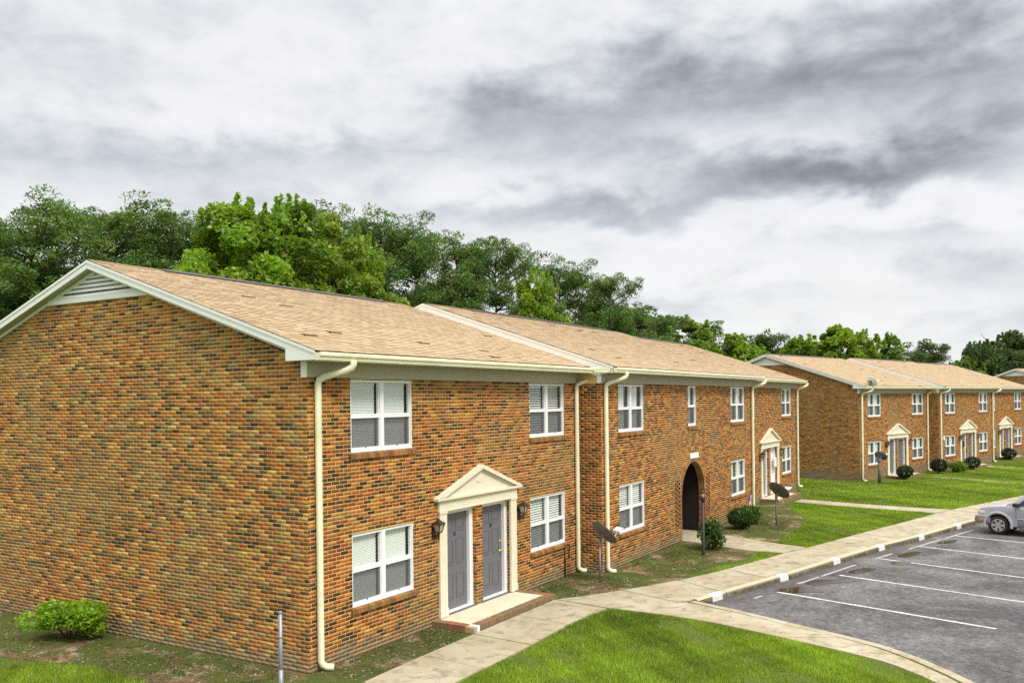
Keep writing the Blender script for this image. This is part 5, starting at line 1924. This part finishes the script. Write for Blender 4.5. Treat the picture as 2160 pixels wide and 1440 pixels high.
TREES = [
    ('p', 0, 14.2, 36.5, 15.3, 'dark pine cut by the left edge of the picture', 1.0),
    ('p', 1, 13.2, 30.4, 14.2, 'broad pine at far left, above the low end of the gable roof', 1.0),
    ('p', 2, 16.6, 30.2, 15.9, 'tallest spreading pine, directly above the near gable peak', 1.12),
    ('p', 3, 20.3, 29.6, 15.7, 'pine right of the tallest one, touching the bright green tree', 0.95),
    ('p', 0, 23.0, 30.6, 15.0, 'dark pine half hidden between the tallest pine and the bright green clump', 1.0),
    ('d', 0, 17.6, 21.4, 14.3, 'bright green broadleaf tree, first from the left behind the near roof', 1.0),
    ('d', 1, 20.2, 20.9, 14.7, 'bright green broadleaf tree in the middle of the leafy clump behind the near roof', 1.0),
    ('d', 2, 22.8, 20.4, 14.2, 'third bright green broadleaf tree from the left behind the near roof', 0.9),
    ('d', 3, 25.3, 20.6, 13.4, 'lower bright broadleaf tree closing the right side of the leafy clump', 0.85),
    ('p', 1, 27.7, 24.5, 15.4, 'dark pine whose top pokes out right behind the leafy clump', 0.9),
    ('p', 3, 31.4, 24.2, 15.9, 'round topped dark pine above the peak where the roof steps up', 0.85),
    ('p', 0, 34.7, 24.0, 15.8, 'second dark pine right of the roof step, thin topped', 0.8),
    ('p', 2, 37.8, 23.0, 15.6, 'broad dark pine, third right of the roof step', 0.85),
    ('p', 1, 41.0, 22.0, 15.4, 'dark pine just left behind the lone yellow green tree', 0.8),
    ('d', 3, 38.6, 17.3, 13.4, 'lone yellow green broadleaf tree among the dark pines', 0.72),
    ('p', 3, 46.6, 20.0, 14.8, 'dark pine between the yellow green tree and the lone round pine', 0.8),
    ('p', 2, 50.0, 17.5, 14.1, 'lone round pine with a bare trunk at the end of the tall trees', 0.78),
    ('q', 0, 58.9, 17.8, 12.6, 'slim dark pine just right of the lone round pine', 1.5),
    ('e', 0, 61.8, 20.6, 12.6, 'leafy tree filling the dip right of the lone round pine', 1.4),
    ('e', 1, 70.4, 18.6, 12.6, 'pointed leafy tree above the far end of the nearest roof', 1.2),
    ('q', 1, 77.2, 18.9, 12.8, 'thin pine behind the pointed leafy tree', 1.2),
    ('e', 2, 76.6, 16.0, 11.3, 'low leafy tree left of the second gable peak', 1.2),
    ('q', 0, 90.3, 16.6, 12.2, 'dark slender pine above the second gable peak', 1.3),
    ('e', 0, 73.6, 13.4, 9.6, 'bushy tree right behind the second gable peak', 1.2),
    ('e', 1, 82.1, 10.8, 11.0, 'bright leafy tree over the left part of the second roof', 1.3),
    ('e', 2, 82.0, 7.2, 12.0, 'tallest bright tree behind the second roof', 1.25),
    ('e', 0, 85.5, 5.4, 11.6, 'leafy tree right of the tallest one behind the second roof', 1.15),
    ('e', 1, 88.8, 3.4, 11.3, 'leafy tree ending the bright row behind the second roof', 1.0),
    ('q', 1, 109.6, 3.4, 10.8, 'left of the two small dark pines in the far gap', 1.2),
    ('q', 0, 112.8, 1.6, 10.9, 'right of the two small dark pines in the far gap', 1.2),
    ('e', 2, 103.0, 0.6, 8.6, 'low yellow green tree in the far gap', 1.2),
    ('k', 0, 106.0, -4.6, 11.2, 'big dark hardwood, left of the group above the third gable', 0.9),
    ('k', 1, 110.0, -7.2, 12.2, 'big dark hardwood in the middle of the group above the third gable', 1.0),
    ('k', 0, 114.0, -11.0, 12.9, 'big dark hardwood at the right edge above the third gable', 1.0),
    ('k', 1, 122.0, -14.0, 13.2, 'far dark hardwood cut by the right edge of the picture', 1.0),
]
for k, i, x, y, H, lb, wd in TREES:
    tree(k, i, x, y, H, lb, random.uniform(0, 6.28), wd)

# the wood continuing behind as one mass, with undergrowth
def wood():
    Vs, Fs, Cs, off = [], [], [], 0
    g = np.random.default_rng(5)
    bank = []
    for i in range(3):
        bank.append(crown_broad(11.0, 3.4, 200 + i, nblob=60, per=90, size=0.24, base=(.11, .175, .024), z0=0.0))
    for i in range(2):
        v_ = crown_pine(13.0, 3.2, 210 + i, nl=40, per_l=8, tuft=22, size=0.26, base=(.08, .12, .028), z0=0.05)
        bank.append(v_[:3])
    spots = []
    a = np.array([6.0, 42.0]); b_ = np.array([62.0, 27.0])
    for i in range(22):
        t = (i + g.uniform(-.3, .3)) / 21
        p = a + (b_ - a) * t
        spots.append((p[0], p[1] + g.uniform(-1.5, 5), g.uniform(0.70, 0.95), int(g.integers(3, 5))))
        spots.append((p[0] + g.uniform(-1, 1), p[1] - g.uniform(2.5, 5), g.uniform(0.4, 0.6), int(g.integers(0, 3))))
    a = np.array([62.0, 27.0]); b_ = np.array([112.0, 6.0])
    for i in range(16):
        t = (i + g.uniform(-.3, .3)) / 15
        p = a + (b_ - a) * t
        spots.append((p[0], p[1] + g.uniform(0, 4), g.uniform(0.78, 1.02), int(g.integers(0, 5))))
        spots.append((p[0] - g.uniform(0, 3), p[1] - g.uniform(0, 3), g.uniform(0.66, 0.86), int(g.integers(0, 3))))
    a = np.array([98.0, 4.0]); b_ = np.array([128.0, -26.0])
    for i in range(9):
        t = i / 8
        p = a + (b_ - a) * t
        spots.append((p[0] + 6, p[1], g.uniform(0.6, 0.72), int(g.integers(0, 3))))
    spots += [(66, 20, .95, 4), (63, 24, 1.0, 3), (70, 22, .98, 4), (58, 22, 1.0, 3), (97, 1.8, .74, 1), (96, -1.0, .72, 0), (98, -3.4, .80, 2), (101, 3.4, .76, 1), (104, 1.0, .84, 3), (93.5, 2.6, .66, 0)]
    for x, y, s_, k in spots:
        V, F, C = bank[k]
        th = g.uniform(0, 6.28)
        Q = np.stack([(V[:, 0] * math.cos(th) - V[:, 1] * math.sin(th)) * s_ * 1.15 + x, (V[:, 0] * math.sin(th) + V[:, 1] * math.cos(th)) * s_ * 1.15 + y, V[:, 2] * s_ - 0.4], 1)
        Vs.append(Q); Fs.append(F + off); Cs.append(C * g.uniform(0.8, 1.15))
        off += len(Q)
    me = np_mesh('distant_wood', np.concatenate(Vs), np.concatenate(Fs), MAT['needle'], np.concatenate(Cs))
    obj('distant_wood', me, None, kind='stuff')
wood()


# ------------------------------------------------------------------ shrubs
def shrub(name, label, loc, rx, ry, h, base, n=2400, size=0.045, seed=1, lumpy=0.25, clipped=False, stems=7, group='shrubs along the walls'):
    g = np.random.default_rng(seed)
    r_ = thing(name, label, 'shrub', loc, g.uniform(0, 6.28), group)
    lumps = []
    for i in range(26):
        a = g.uniform(0, 6.28); cz = g.uniform(0.0, 1.0)
        rr = math.sqrt(max(0, 1 - (cz * 2 - 0.9) ** 2 * 0.8)) * g.uniform(0.45, 0.85)
        lumps.append((rr * math.cos(a) * rx, rr * math.sin(a) * ry, h * (0.18 + 0.68 * cz), g.uniform(0.16, 0.30)))
    Cs, Cc = [], []
    if clipped:
        q = g.normal(size=(n, 3)); q /= np.linalg.norm(q, axis=1)[:, None]
        q *= g.uniform(0.72, 1.0, (n, 1))
        Cs.append(np.stack([q[:, 0] * rx, q[:, 1] * ry, h * 0.54 + q[:, 2] * h * 0.46], 1) + g.normal(0, 0.015, (n, 3)))
        Cc.append(np.array(base) * g.uniform(0.6, 1.45, (n, 1)))
    else:
        m_ = n // len(lumps)
        for (x, y, z, rr) in lumps:
            q = g.normal(size=(m_, 3)); q /= np.linalg.norm(q, axis=1)[:, None]
            q *= g.uniform(0.3, 1.0, (m_, 1)) ** 0.5
            L = np.stack([x + q[:, 0] * rr * rx * 1.5, y + q[:, 1] * rr * ry * 1.5, z + q[:, 2] * rr * h * 0.9], 1)
            L = L[L[:, 2] > 0.02]
            Cs.append(L); Cc.append(np.array(base) * g.uniform(0.7, 1.3) * g.uniform(0.75, 1.3, (len(L), 1)))
    V, F, Cn = leaf_quads(np.concatenate(Cs), size, 0.5, np.concatenate(Cc), 0.7, g)
    obj('foliage', np_mesh('foliage', V, F, MAT['leaf'], Cn), r_)
    st = MB()
    for i in range(stems):
        a = g.uniform(0, 6.28)
        st.tube([(0.05 * math.cos(a), 0.05 * math.sin(a), -0.05), (0.3 * rx * math.cos(a), 0.3 * ry * math.sin(a), h * 0.35), (0.62 * rx * math.cos(a), 0.62 * ry * math.sin(a), h * 0.75)], [0.018, 0.012, 0.005], 5)
    obj('stems', st.mesh('stems', MAT['bark'], True), r_)
    return r_

shrub('green_shrub', 'bright lime green shrub by the foot of the left gable wall', (-0.62, 5.6, 0.01), 0.58, 0.80, 0.74, (.21, .36, .012), 4600, 0.045, 3)
shrub('green_shrub', 'dark open shrub with bare stems behind the lamp post', (14.55, -1.95, 0.0), 0.48, 0.48, 0.88, (.06, .11, .018), 1300, 0.06, 4, stems=14)
shrub('clipped_shrub', 'dark clipped box shrub left of the dish on the brown pole', (18.9, -1.55, 0), 0.46, 0.46, 0.72, (.055, .10, .018), 2600, 0.045, 5, clipped=True)
shrub('green_shrub', 'glossy mid green shrub directly behind the dish on the brown pole', (20.3, -1.45, 0), 0.50, 0.46, 0.66, (.09, .165, .02), 1500, 0.07, 6)
shrub('clipped_shrub', 'dark round shrub in front of the first porch of the second row', (43.3, -3.7, -0.25), 0.46, 0.44, 0.80, (.03, .055, .016), 1300, 0.06, 7, clipped=True)
shrub('clipped_shrub', 'dark round shrub between the two downspouts of the second row', (48.3, -5.0, -0.25), 0.50, 0.48, 0.88, (.022, .042, .014), 1300, 0.06, 8, clipped=True)
shrub('green_shrub', 'low yellow green shrub left of the middle porch of the second row', (49.7, -5.9, -0.25), 0.68, 0.55, 0.62, (.12, .20, .014), 1200, 0.08, 9)
shrub('clipped_shrub', 'dark shrub in front of the middle porch of the second row', (52.2, -6.55, -0.25), 0.52, 0.48, 0.82, (.035, .068, .016), 1300, 0.06, 10, clipped=True)
shrub('clipped_shrub', 'dark shrub in front of the last porch of the second row', (62.3, -8.3, -0.25), 0.54, 0.5, 0.86, (.028, .052, .016), 1000, 0.07, 11, clipped=True)


# ------------------------------------------------------------------ grass
def in_poly(P, poly):
    x, y = P[:, 0], P[:, 1]
    ins = np.zeros(len(P), bool)
    n = len(poly)
    for i in range(n):
        x1, y1 = poly[i]; x2, y2 = poly[(i + 1) % n]
        c = ((y1 > y) != (y2 > y)) & (x < (x2 - x1) * (y - y1) / (y2 - y1 + 1e-12) + x1)
        ins ^= c
    return ins


LAWN_NEAR = [(-3.5, -2.46), (0.8, -2.41), (2.82, -2.40), (4.8, -2.32), (5.8, -2.32), (6.36, -2.52), (6.39, -3.62), (6.26, -4.66), (5.94, -5.69), (5.64, -6.62), (5.34, -7.46), (5.05, -8.08), (4.45, -8.72), (3.4, -9.6), (0, -10.5), (-3.5, -10)]
LAWN_STRIP = [(9.75, -2.62), (11.4, -3.18), (13.27, -3.66), (14.72, -3.98), (14.72, -3.35), (13.6, -3.42), (12.0, -3.08), (10.7, -2.84)]
LAWN_MID = [(16.0, -4.33), (16.45, -3.30), (17.5, -3.32), (18.6, -3.28), (20.5, -3.22), (22.2, -2.96), (23.4, -2.49), (24.3, -2.0), (25.4, -1.66), (27.4, -1.3), (26.9, -3.0), (26.45, -4.6), (25.9, -6.86), (22.4, -5.98), (18.95, -5.1)]
LAWN_FAR = [(29.2, -1.3), (28.25, -3.5), (27.75, -5.4), (27.62, -7.27), (33.6, -8.78), (40, -10.45), (56, -14.7), (60, -9), (50.2, -6.6), (48, -5.5), (45, -4.6), (40.4, -3.2), (40.35, -1.9), (42.5, 6), (38, 9), (33.7, 9), (33.7, -0.7)]
LAWN_LEFT = [(-1.98, 5.6), (-1.78, 4.5), (-1.52, 3.5), (-1.60, 2.4), (-1.76, 1.6), (-3.05, -0.4), (-5, -0.4), (-5, 9), (-2.7, 7.5)]


def lawn(name, polys, dens, hmin, hmax, wd, base, seed, thr=0.95, leave=0.30):
    g = np.random.default_rng(seed)
    PTS = []
    for poly in polys:
        P_ = np.array(poly)
        lo, hi = P_.min(0), P_.max(0)
        n = int((hi - lo).prod() * dens)
        q = g.uniform(lo, hi, (n, 2))
        PTS.append(q[in_poly(q, poly)])
    P = np.concatenate(PTS)
    # worn, thin patches
    def val(p, f, s_):
        return np.sin(p[:, 0] * f + s_) * np.cos(p[:, 1] * f * 1.3 + s_ * 2.1) + 0.6 * np.sin(p[:, 0] * f * 2.3 - p[:, 1] * f * 1.7 + s_)
    bare = val(P, 1.3, 0.7) + 0.7 * val(P, 3.1, 2.0)
    keep = (bare < thr) | (g.random(len(P)) < leave)
    P = P[keep]; bare = bare[keep]
    P = P + g.normal(0, 0.022, P.shape)
    n = len(P)
    gh = np.array([ground_h(x) for x in P[:, 0]]) if P[:, 0].max() > 24 else np.zeros(n)
    h = g.uniform(hmin, hmax, n) * np.clip(1.15 - 0.25 * bare, 0.6, 1.4)
    a = g.uniform(0, 2 * np.pi, n)
    lean = g.uniform(0.1, 0.9, n) * h
    b_ = g.uniform(0, 2 * np.pi, n)
    w2 = wd * g.uniform(0.7, 1.3, n)
    B = np.stack([P[:, 0], P[:, 1], gh], 1)
    d = np.stack([np.cos(a), np.sin(a), 0 * a], 1) * w2[:, None]
    T = B + np.stack([np.cos(b_) * lean, np.sin(b_) * lean, h], 1)
    V = np.stack([B - d, B + d, T], 1).reshape(-1, 3)
    F = np.arange(3 * n).reshape(-1, 3)
    tone = 1 + 0.20 * val(P, 0.55, 1.1) + 0.18 * val(P, 2.4, 0.3) + 0.12 * val(P, 6.1, 1.9)
    dry = np.clip((bare - 0.5) * 0.9, 0, 0.8)[:, None] * g.uniform(0.2, 1, (n, 1))
    col = np.array(base) * np.clip(tone, 0.45, 1.6)[:, None] * g.uniform(0.65, 1.35, (n, 1))
    col = col * (1 - dry) + np.array([.24, .20, .075]) * dry
    me = np_mesh(name, V, F, MAT['grass'], np.repeat(col, 3, 0))
    return obj(name, me, None, kind='stuff')


GB = (.22, .315, .022)
lawn('lawn_grass', [LAWN_NEAR, LAWN_LEFT], 2600, 0.03, 0.065, 0.006, GB, 1)
lawn('lawn_grass', [LAWN_STRIP, LAWN_MID], 1700, 0.03, 0.07, 0.008, GB, 2)
lawn('lawn_grass', [LAWN_FAR], 420, 0.04, 0.09, 0.016, (.225, .315, .024), 3)
# sparse weeds and moss on the beds
lawn('bed_weeds', [[(0.3, -0.15), (3.2, -0.15), (3.2, -0.85), (0.3, -1.0)], [(7.0, -0.3), (9.5, -0.3), (9.5, -2.3), (8.4, -1.9)], [(10.2, -0.9), (14.9, -1.2), (13.6, -3.2), (10.9, -2.7)]], 800, 0.015, 0.05, 0.006, (.085, .13, .018), 4, 0.0, 0.04)
lawn('bed_weeds', [[(-0.15, 0.2), (-1.4, 0.3), (-1.5, 3.6), (-0.3, 3.4)], [(17.5, -1.0), (23, -0.9), (22, -2.7), (17.2, -3.0)]], 700, 0.015, 0.05, 0.006, (.085, .13, .018), 5, 0.0, 0.04)

# leaf litter and chips on the bare beds (uncountable)
def litter():
    g = np.random.default_rng(12)
    Q = []
    for (x0, x1, y0, y1, n) in ((-1.9, -0.08, -0.3, 8.0, 1700), (0.1, 3.3, -0.95, -0.06, 700), (6.8, 9.6, -1.9, -0.08, 800), (10, 15, -2.7, -0.8, 1100), (17.8, 24, -2.7, -0.8, 700)):
        Q.append(np.stack([g.uniform(x0, x1, n), g.uniform(y0, y1, n), np.full(n, 0.016)], 1))
    C = np.concatenate(Q)
    pal = np.array([(.34, .29, .22), (.20, .10, .05), (.12, .07, .04), (.42, .38, .30), (.26, .16, .08)])
    k = pal[g.integers(0, 5, len(C))] * g.uniform(.7, 1.2, (len(C), 1))
    V, F, K = leaf_quads(C, 0.028, 0.5, k, 3.0, g)
    V[:, 2] = np.maximum(V[:, 2], 0.009)
    obj('leaf_litter', np_mesh('leaf_litter', V, F, MAT['grass'], K), None, kind='stuff')
litter()
t = thing('clay_mound', 'low heap of dark soil trailing from the downspout foot', 'soil heap', (10.9, -1.25, 0), 0.1)
mm = MB()
vs, fs = [], []
n_, m_ = 18, 9
for i in range(n_ + 1):
    for j in range(m_ + 1):
        x, y = (i / n_ - 0.35) * 1.7, (j / m_ - 0.5) * 0.42
        e = max(0, 1 - (2 * (i / n_) - 1) ** 2) * max(0, 1 - (2 * (j / m_) - 1) ** 2)
        vs.append((x, y + 0.08 * math.sin(i * 0.7), 0.004 + 0.11 * e ** 0.8 * (1 + 0.4 * math.sin(i * 1.7 + j * 1.3))))
fs = [(i * (m_ + 1) + j, (i + 1) * (m_ + 1) + j, (i + 1) * (m_ + 1) + j + 1, i * (m_ + 1) + j + 1) for i in range(n_) for j in range(m_)]
mm.add(vs, fs)
obj('heap', mm.mesh('heap', MAT['soil'], True), t)


# ------------------------------------------------------------------ silver SUV at the kerb
def bevel_mesh(me, wd=0.03, seg=3, ang=35):
    bm = bmesh.new(); bm.from_mesh(me)
    bmesh.ops.remove_doubles(bm, verts=bm.verts, dist=1e-5)
    bmesh.ops.recalc_face_normals(bm, faces=bm.faces)
    ed = [e for e in bm.edges if e.is_manifold and e.calc_face_angle(0) > R(ang)]
    bmesh.ops.bevel(bm, geom=ed, offset=wd, segments=seg, affect='EDGES', profile=0.5, clamp_overlap=True)
    bm.to_mesh(me); bm.free()
    me.polygons.foreach_set('use_smooth', [True] * len(me.polygons))
    return me


def car():
    hd = Vector((0.2543, 0.9671))                     # nose towards the kerb
    nose = Vector((23.05, -8.62))
    root = thing('parked_car', 'silver sport utility car nosed up to the kerb, cut by the right edge', 'car', (nose.x, nose.y, -0.12), math.atan2(hd.y, hd.x) + math.pi)
    root.scale = (0.88, 0.88, 0.88)
    # local frame: x runs backwards from the nose, y to the car's right seen from the nose, z up
    W = 0.86
    wx1, wx2, wr, ar = 0.74, 3.42, 0.345, 0.42
    def arc(cx, n=14):
        return [(cx - ar * math.cos(math.pi * i / n), 0.36 + ar * math.sin(math.pi * i / n)) for i in range(n + 1)]
    lower = [(0.06, 0.42), (0.42, 0.36)] + [(x, z) for x, z in arc(wx1)] + [(1.38, 0.34), (3.04, 0.34)] + arc(wx2) + [(4.0, 0.40), (4.42, 0.46), (4.45, 0.80), (4.42, 1.02), (1.25, 1.06), (1.08, 1.085), (0.75, 1.06), (0.40, 1.01), (0.13, 0.95), (0.05, 0.82)]
    me = MB().prism([(x, z) for x, z in lower], 'y', -W, W).mesh('body', MAT['carpaint'])
    bevel_mesh(me, 0.045, 3, 40)
    obj('body', me, root)
    # cabin: tapered, with pillars and glass panes set in
    cab = [(1.06, 1.06), (1.74, 1.68), (1.98, 1.76), (3.95, 1.76), (4.12, 1.66), (4.40, 1.02)]
    cm = MB()
    n = len(cab)
    ins = lambda z: W - 0.04 - (z - 1.03) * 0.24
    vs = [(x, -ins(z), z) for x, z in cab] + [(x, ins(z), z) for x, z in cab]
    cm.add(vs, [tuple(range(n)), tuple(range(2 * n - 1, n - 1, -1))] + [(i, n + i, n + (i + 1) % n, (i + 1) % n) for i in range(n)])
    me = cm.mesh('cabin', MAT['carpaint']); bevel_mesh(me, 0.05, 3, 25)
    obj('cabin', me, root)
    for side in (-1, 1):
        for pts in ([(1.34, 1.11), (1.86, 1.60), (2.62, 1.65), (2.62, 1.11)], [(2.70, 1.11), (2.70, 1.65), (3.40, 1.65), (3.46, 1.11)], [(3.55, 1.11), (3.50, 1.65), (3.92, 1.64), (4.10, 1.14)]):
            gm = MB()
            a = [(x, side * (ins(z) + 0.006), z) for x, z in pts]
            b_ = [(x, side * (ins(z) - 0.02), z) for x, z in pts]
            gm.add(a + b_, [(0, 1, 2, 3), (0, 4, 5, 1), (1, 5, 6, 2), (2, 6, 7, 3), (3, 7, 4, 0)])
            obj('side_window', gm.mesh('side_window', MAT['carglass']), root)
    ws = MB()
    p0, p1 = (1.12, 1.115), (1.70, 1.645)
    nx, nz = -0.63 * 0.01, 0.78 * 0.01
    ws.add([(p0[0] + nx, -0.70, p0[1] + nz), (p0[0] + nx, 0.70, p0[1] + nz), (p1[0] + nx, 0.60, p1[1] + nz), (p1[0] + nx, -0.60, p1[1] + nz)], [(0, 1, 2, 3)])
    obj('windscreen', ws.mesh('windscreen', MAT['carglass']), root)
    wp = MB()
    for y0 in (-0.55, 0.05):
        wp.tube([(1.05, y0, 1.12), (1.11, y0 + 0.55, 1.15)], 0.014, 5)
    wp.box(0.98, 1.09, -0.66, 0.66, 1.075, 1.105)
    obj('wiper', wp.mesh('wiper', MAT['black']), root)
    # bumpers, cladding, arches
    bp = MB().prism([(-0.08, 0.50), (-0.04, 0.42), (0.42, 0.36), (0.50, 0.44), (0.48, 0.62), (0.10, 0.66), (-0.05, 0.64)], 'y', -W - 0.012, W + 0.012)
    me = bp.mesh('front_bumper', MAT['carlow']); bevel_mesh(me, 0.03, 2, 30)
    obj('front_bumper', me, root)
    me = MB().prism([(4.30, 0.42), (4.50, 0.46), (4.53, 0.66), (4.36, 0.70)], 'y', -W - 0.012, W + 0.012).mesh('rear_bumper', MAT['carlow']); bevel_mesh(me, 0.03, 2, 30)
    obj('rear_bumper', me, root)
    me = MB().prism([(-0.07, 0.645), (0.44, 0.628), (0.44, 0.675), (0.06, 0.70)], 'y', -W - 0.016, W + 0.016).mesh('bumper_top', MAT['carpaint']); bevel_mesh(me, 0.012, 2, 30)
    obj('bumper_top', me, root)
    for side in (-1, 1):
        for cx in (wx1, wx2):
            fl = MB()
            N = 18
            ring = []
            for i in range(N + 1):
                t = math.pi * (-0.06 + 1.12 * i / N)
                for rr, off in ((ar - 0.012, 0.0), (ar + 0.01, 0.034), (ar + 0.075, 0.030), (ar + 0.095, 0.0)):
                    ring.append((cx - rr * math.cos(t), side * (W - 0.004 + off), 0.36 + rr * math.sin(t)))
            fl.add(ring, [(i * 4 + j, i * 4 + j + 1, (i + 1) * 4 + j + 1, (i + 1) * 4 + j) for i in range(N) for j in range(3)])
            obj('wheel_flare', fl.mesh('wheel_flare', MAT['carpaint'], True), root)
            ww = MB().lathe([(ar - 0.015, 0.0), (ar - 0.015, 0.30)], 28, 'y', (cx, side * 0.84 if side < 0 else 0.54, 0.36))
            wl = MB()
            n2 = 24
            vs = []
            for i in range(n2 + 1):
                t = math.pi * i / n2
                vs += [(cx - (ar + 0.004) * math.cos(t), side * 0.55, 0.36 + (ar + 0.004) * math.sin(t)), (cx - (ar + 0.004) * math.cos(t), side * (W - 0.03), 0.36 + (ar + 0.004) * math.sin(t))]
            fs = [(2 * i, 2 * i + 1, 2 * i + 3, 2 * i + 2) for i in range(n2)] + [tuple(range(0, 2 * n2 + 2, 2))]
            wl.add(vs, fs)
            obj('wheel_well', wl.mesh('wheel_well', MAT['black']), root)
        sl = MB().box(1.40, 3.02, side * (W - 0.01) if side > 0 else -W - 0.022, W + 0.022 if side > 0 else -(W - 0.01), 0.36, 0.60)
        me = sl.mesh('side_cladding', MAT['carlow']); bevel_mesh(me, 0.02, 2, 30)
        obj('side_cladding', me, root)
        rb = MB().box(1.40, 3.02, W + 0.0 if side > 0 else -W - 0.03, W + 0.03 if side > 0 else -W, 0.615, 0.655)
        me = rb.mesh('side_moulding', MAT['carpaint']); bevel_mesh(me, 0.012, 2, 30)
        obj('side_moulding', me, root)
        st = MB().tube([(1.45, side * (W + 0.06), 0.31), (3.0, side * (W + 0.06), 0.31)], 0.035, 10)
        obj('side_step', st.mesh('side_step', MAT['steel'], True), root)
        # doors as slightly proud skins with dark shut lines
        for (a, b_) in ((1.36, 2.64), (2.66, 3.02)):
            dm = MB().prism([(a, 0.67), (b_, 0.67), (b_, 1.03), (a, 1.03)], 'y', side * (W + 0.006), side * (W - 0.02))
            me = dm.mesh('door', MAT['carpaint']); bevel_mesh(me, 0.008, 2, 40)
            dr = obj('door', me, root)
            obj('handle', MB().box(b_ - 0.22, b_ - 0.06, *sorted((side * (W + 0.035), side * (W + 0.006))), 0.93, 0.965).mesh('handle', MAT['carlow']), dr)
        sh = MB()
        for a in (1.345, 2.65, 3.03):
            sh.box(a - 0.006, a + 0.006, *sorted((side * (W + 0.002), side * (W - 0.02))), 0.66, 1.04)
        obj('shut_line', sh.mesh('shut_line', MAT['black']), root)
        mr = MB().box(1.28, 1.46, *sorted((side * (W + 0.05), side * (W + 0.20))), 1.08, 1.22)
        mr.box(1.38, 1.48, *sorted((side * (W - 0.05), side * (W + 0.06))), 1.08, 1.13)
        me = mr.mesh('wing_mirror', MAT['black']); bevel_mesh(me, 0.02, 2, 40)
        obj('wing_mirror', me, root)
        hl = MB().prism([(0.035, 0.72), (0.30, 0.74), (0.30, 0.86), (0.06, 0.88)], 'y', side * (W - 0.30), side * (W + 0.008))
        me = hl.mesh('headlight', MAT['lens']); bevel_mesh(me, 0.015, 2, 40)
        obj('headlight', me, root)
        mk = MB().prism([(0.10, 0.50), (0.26, 0.50), (0.26, 0.585), (0.10, 0.585)], 'y', side * (W + 0.002), side * (W + 0.022))
        obj('marker_lamp', mk.mesh('marker_lamp', MAT['amber']), root)
        for cx in (wx1, wx2):
            wh = obj('wheel', MB().lathe([(0.06, -0.02), (0.12, -0.03)], 16, 'y').mesh('wheel', MAT['rim']), root, (cx, side * (W - 0.11), 0.355), 0 if side > 0 else math.pi)
            ty = MB().lathe([(0.225, -0.09), (0.30, -0.105), (0.345, -0.085), (wr, -0.05), (wr, 0.05), (0.345, 0.085), (0.30, 0.108), (0.225, 0.095)], 40, 'y', cap=False)
            obj('tyre', ty.mesh('tyre', MAT['tyre'], True), wh)
            ri = MB()
            ri.lathe([(0.228, 0.03), (0.234, 0.100), (0.205, 0.104), (0.195, 0.03)], 36, 'y', cap=False)
            ri.lathe([(0.0, 0.085), (0.055, 0.085), (0.065, 0.06)], 18, 'y')
            for i in range(6):
                a = 2 * math.pi * i / 6
                c_, s_ = math.cos(a), math.sin(a)
                def rot(x, z):
                    return (x * c_ - z * s_, x * s_ + z * c_)
                pts = [rot(0.05, -0.035), rot(0.205, -0.055), rot(0.205, 0.055), rot(0.05, 0.035)]
                v0 = [(p[0], 0.055, p[1]) for p in pts] + [(p[0], 0.085 if j in (0, 3) else 0.092, p[1]) for j, p in enumerate(pts)]
                ri.add(v0, [(0, 1, 2, 3), (7, 6, 5, 4), (0, 4, 5, 1), (1, 5, 6, 2), (2, 6, 7, 3), (3, 7, 4, 0)])
            obj('rim', ri.mesh('rim', MAT['rim'], False), wh)
            obj('brake_shadow', MB().lathe([(0.20, 0.03), (0.20, 0.0)], 24, 'y').mesh('brake_shade_disc', MAT['black']), wh).name = 'brake_shade_disc'  # black brake disc, its colour standing in for shade behind the spokes
    gr = MB()
    for i in range(4):
        gr.box(0.02, 0.06, -0.5, 0.5, 0.74 + i * 0.035, 0.758 + i * 0.035)
    obj('grille', gr.mesh('grille', MAT['black']), root)
    ud = MB().box(0.35, 4.25, -0.70, 0.70, 0.28, 0.40)
    obj('underbody', ud.mesh('underbody', MAT['black']), root)
    obj('roof_rail', MB().tube([(2.2, -0.62, 1.75), (2.3, -0.62, 1.81), (3.8, -0.62, 1.81), (3.9, -0.62, 1.75)], 0.018, 6).mesh('roof_rail', MAT['black']), root)
    return root


car()
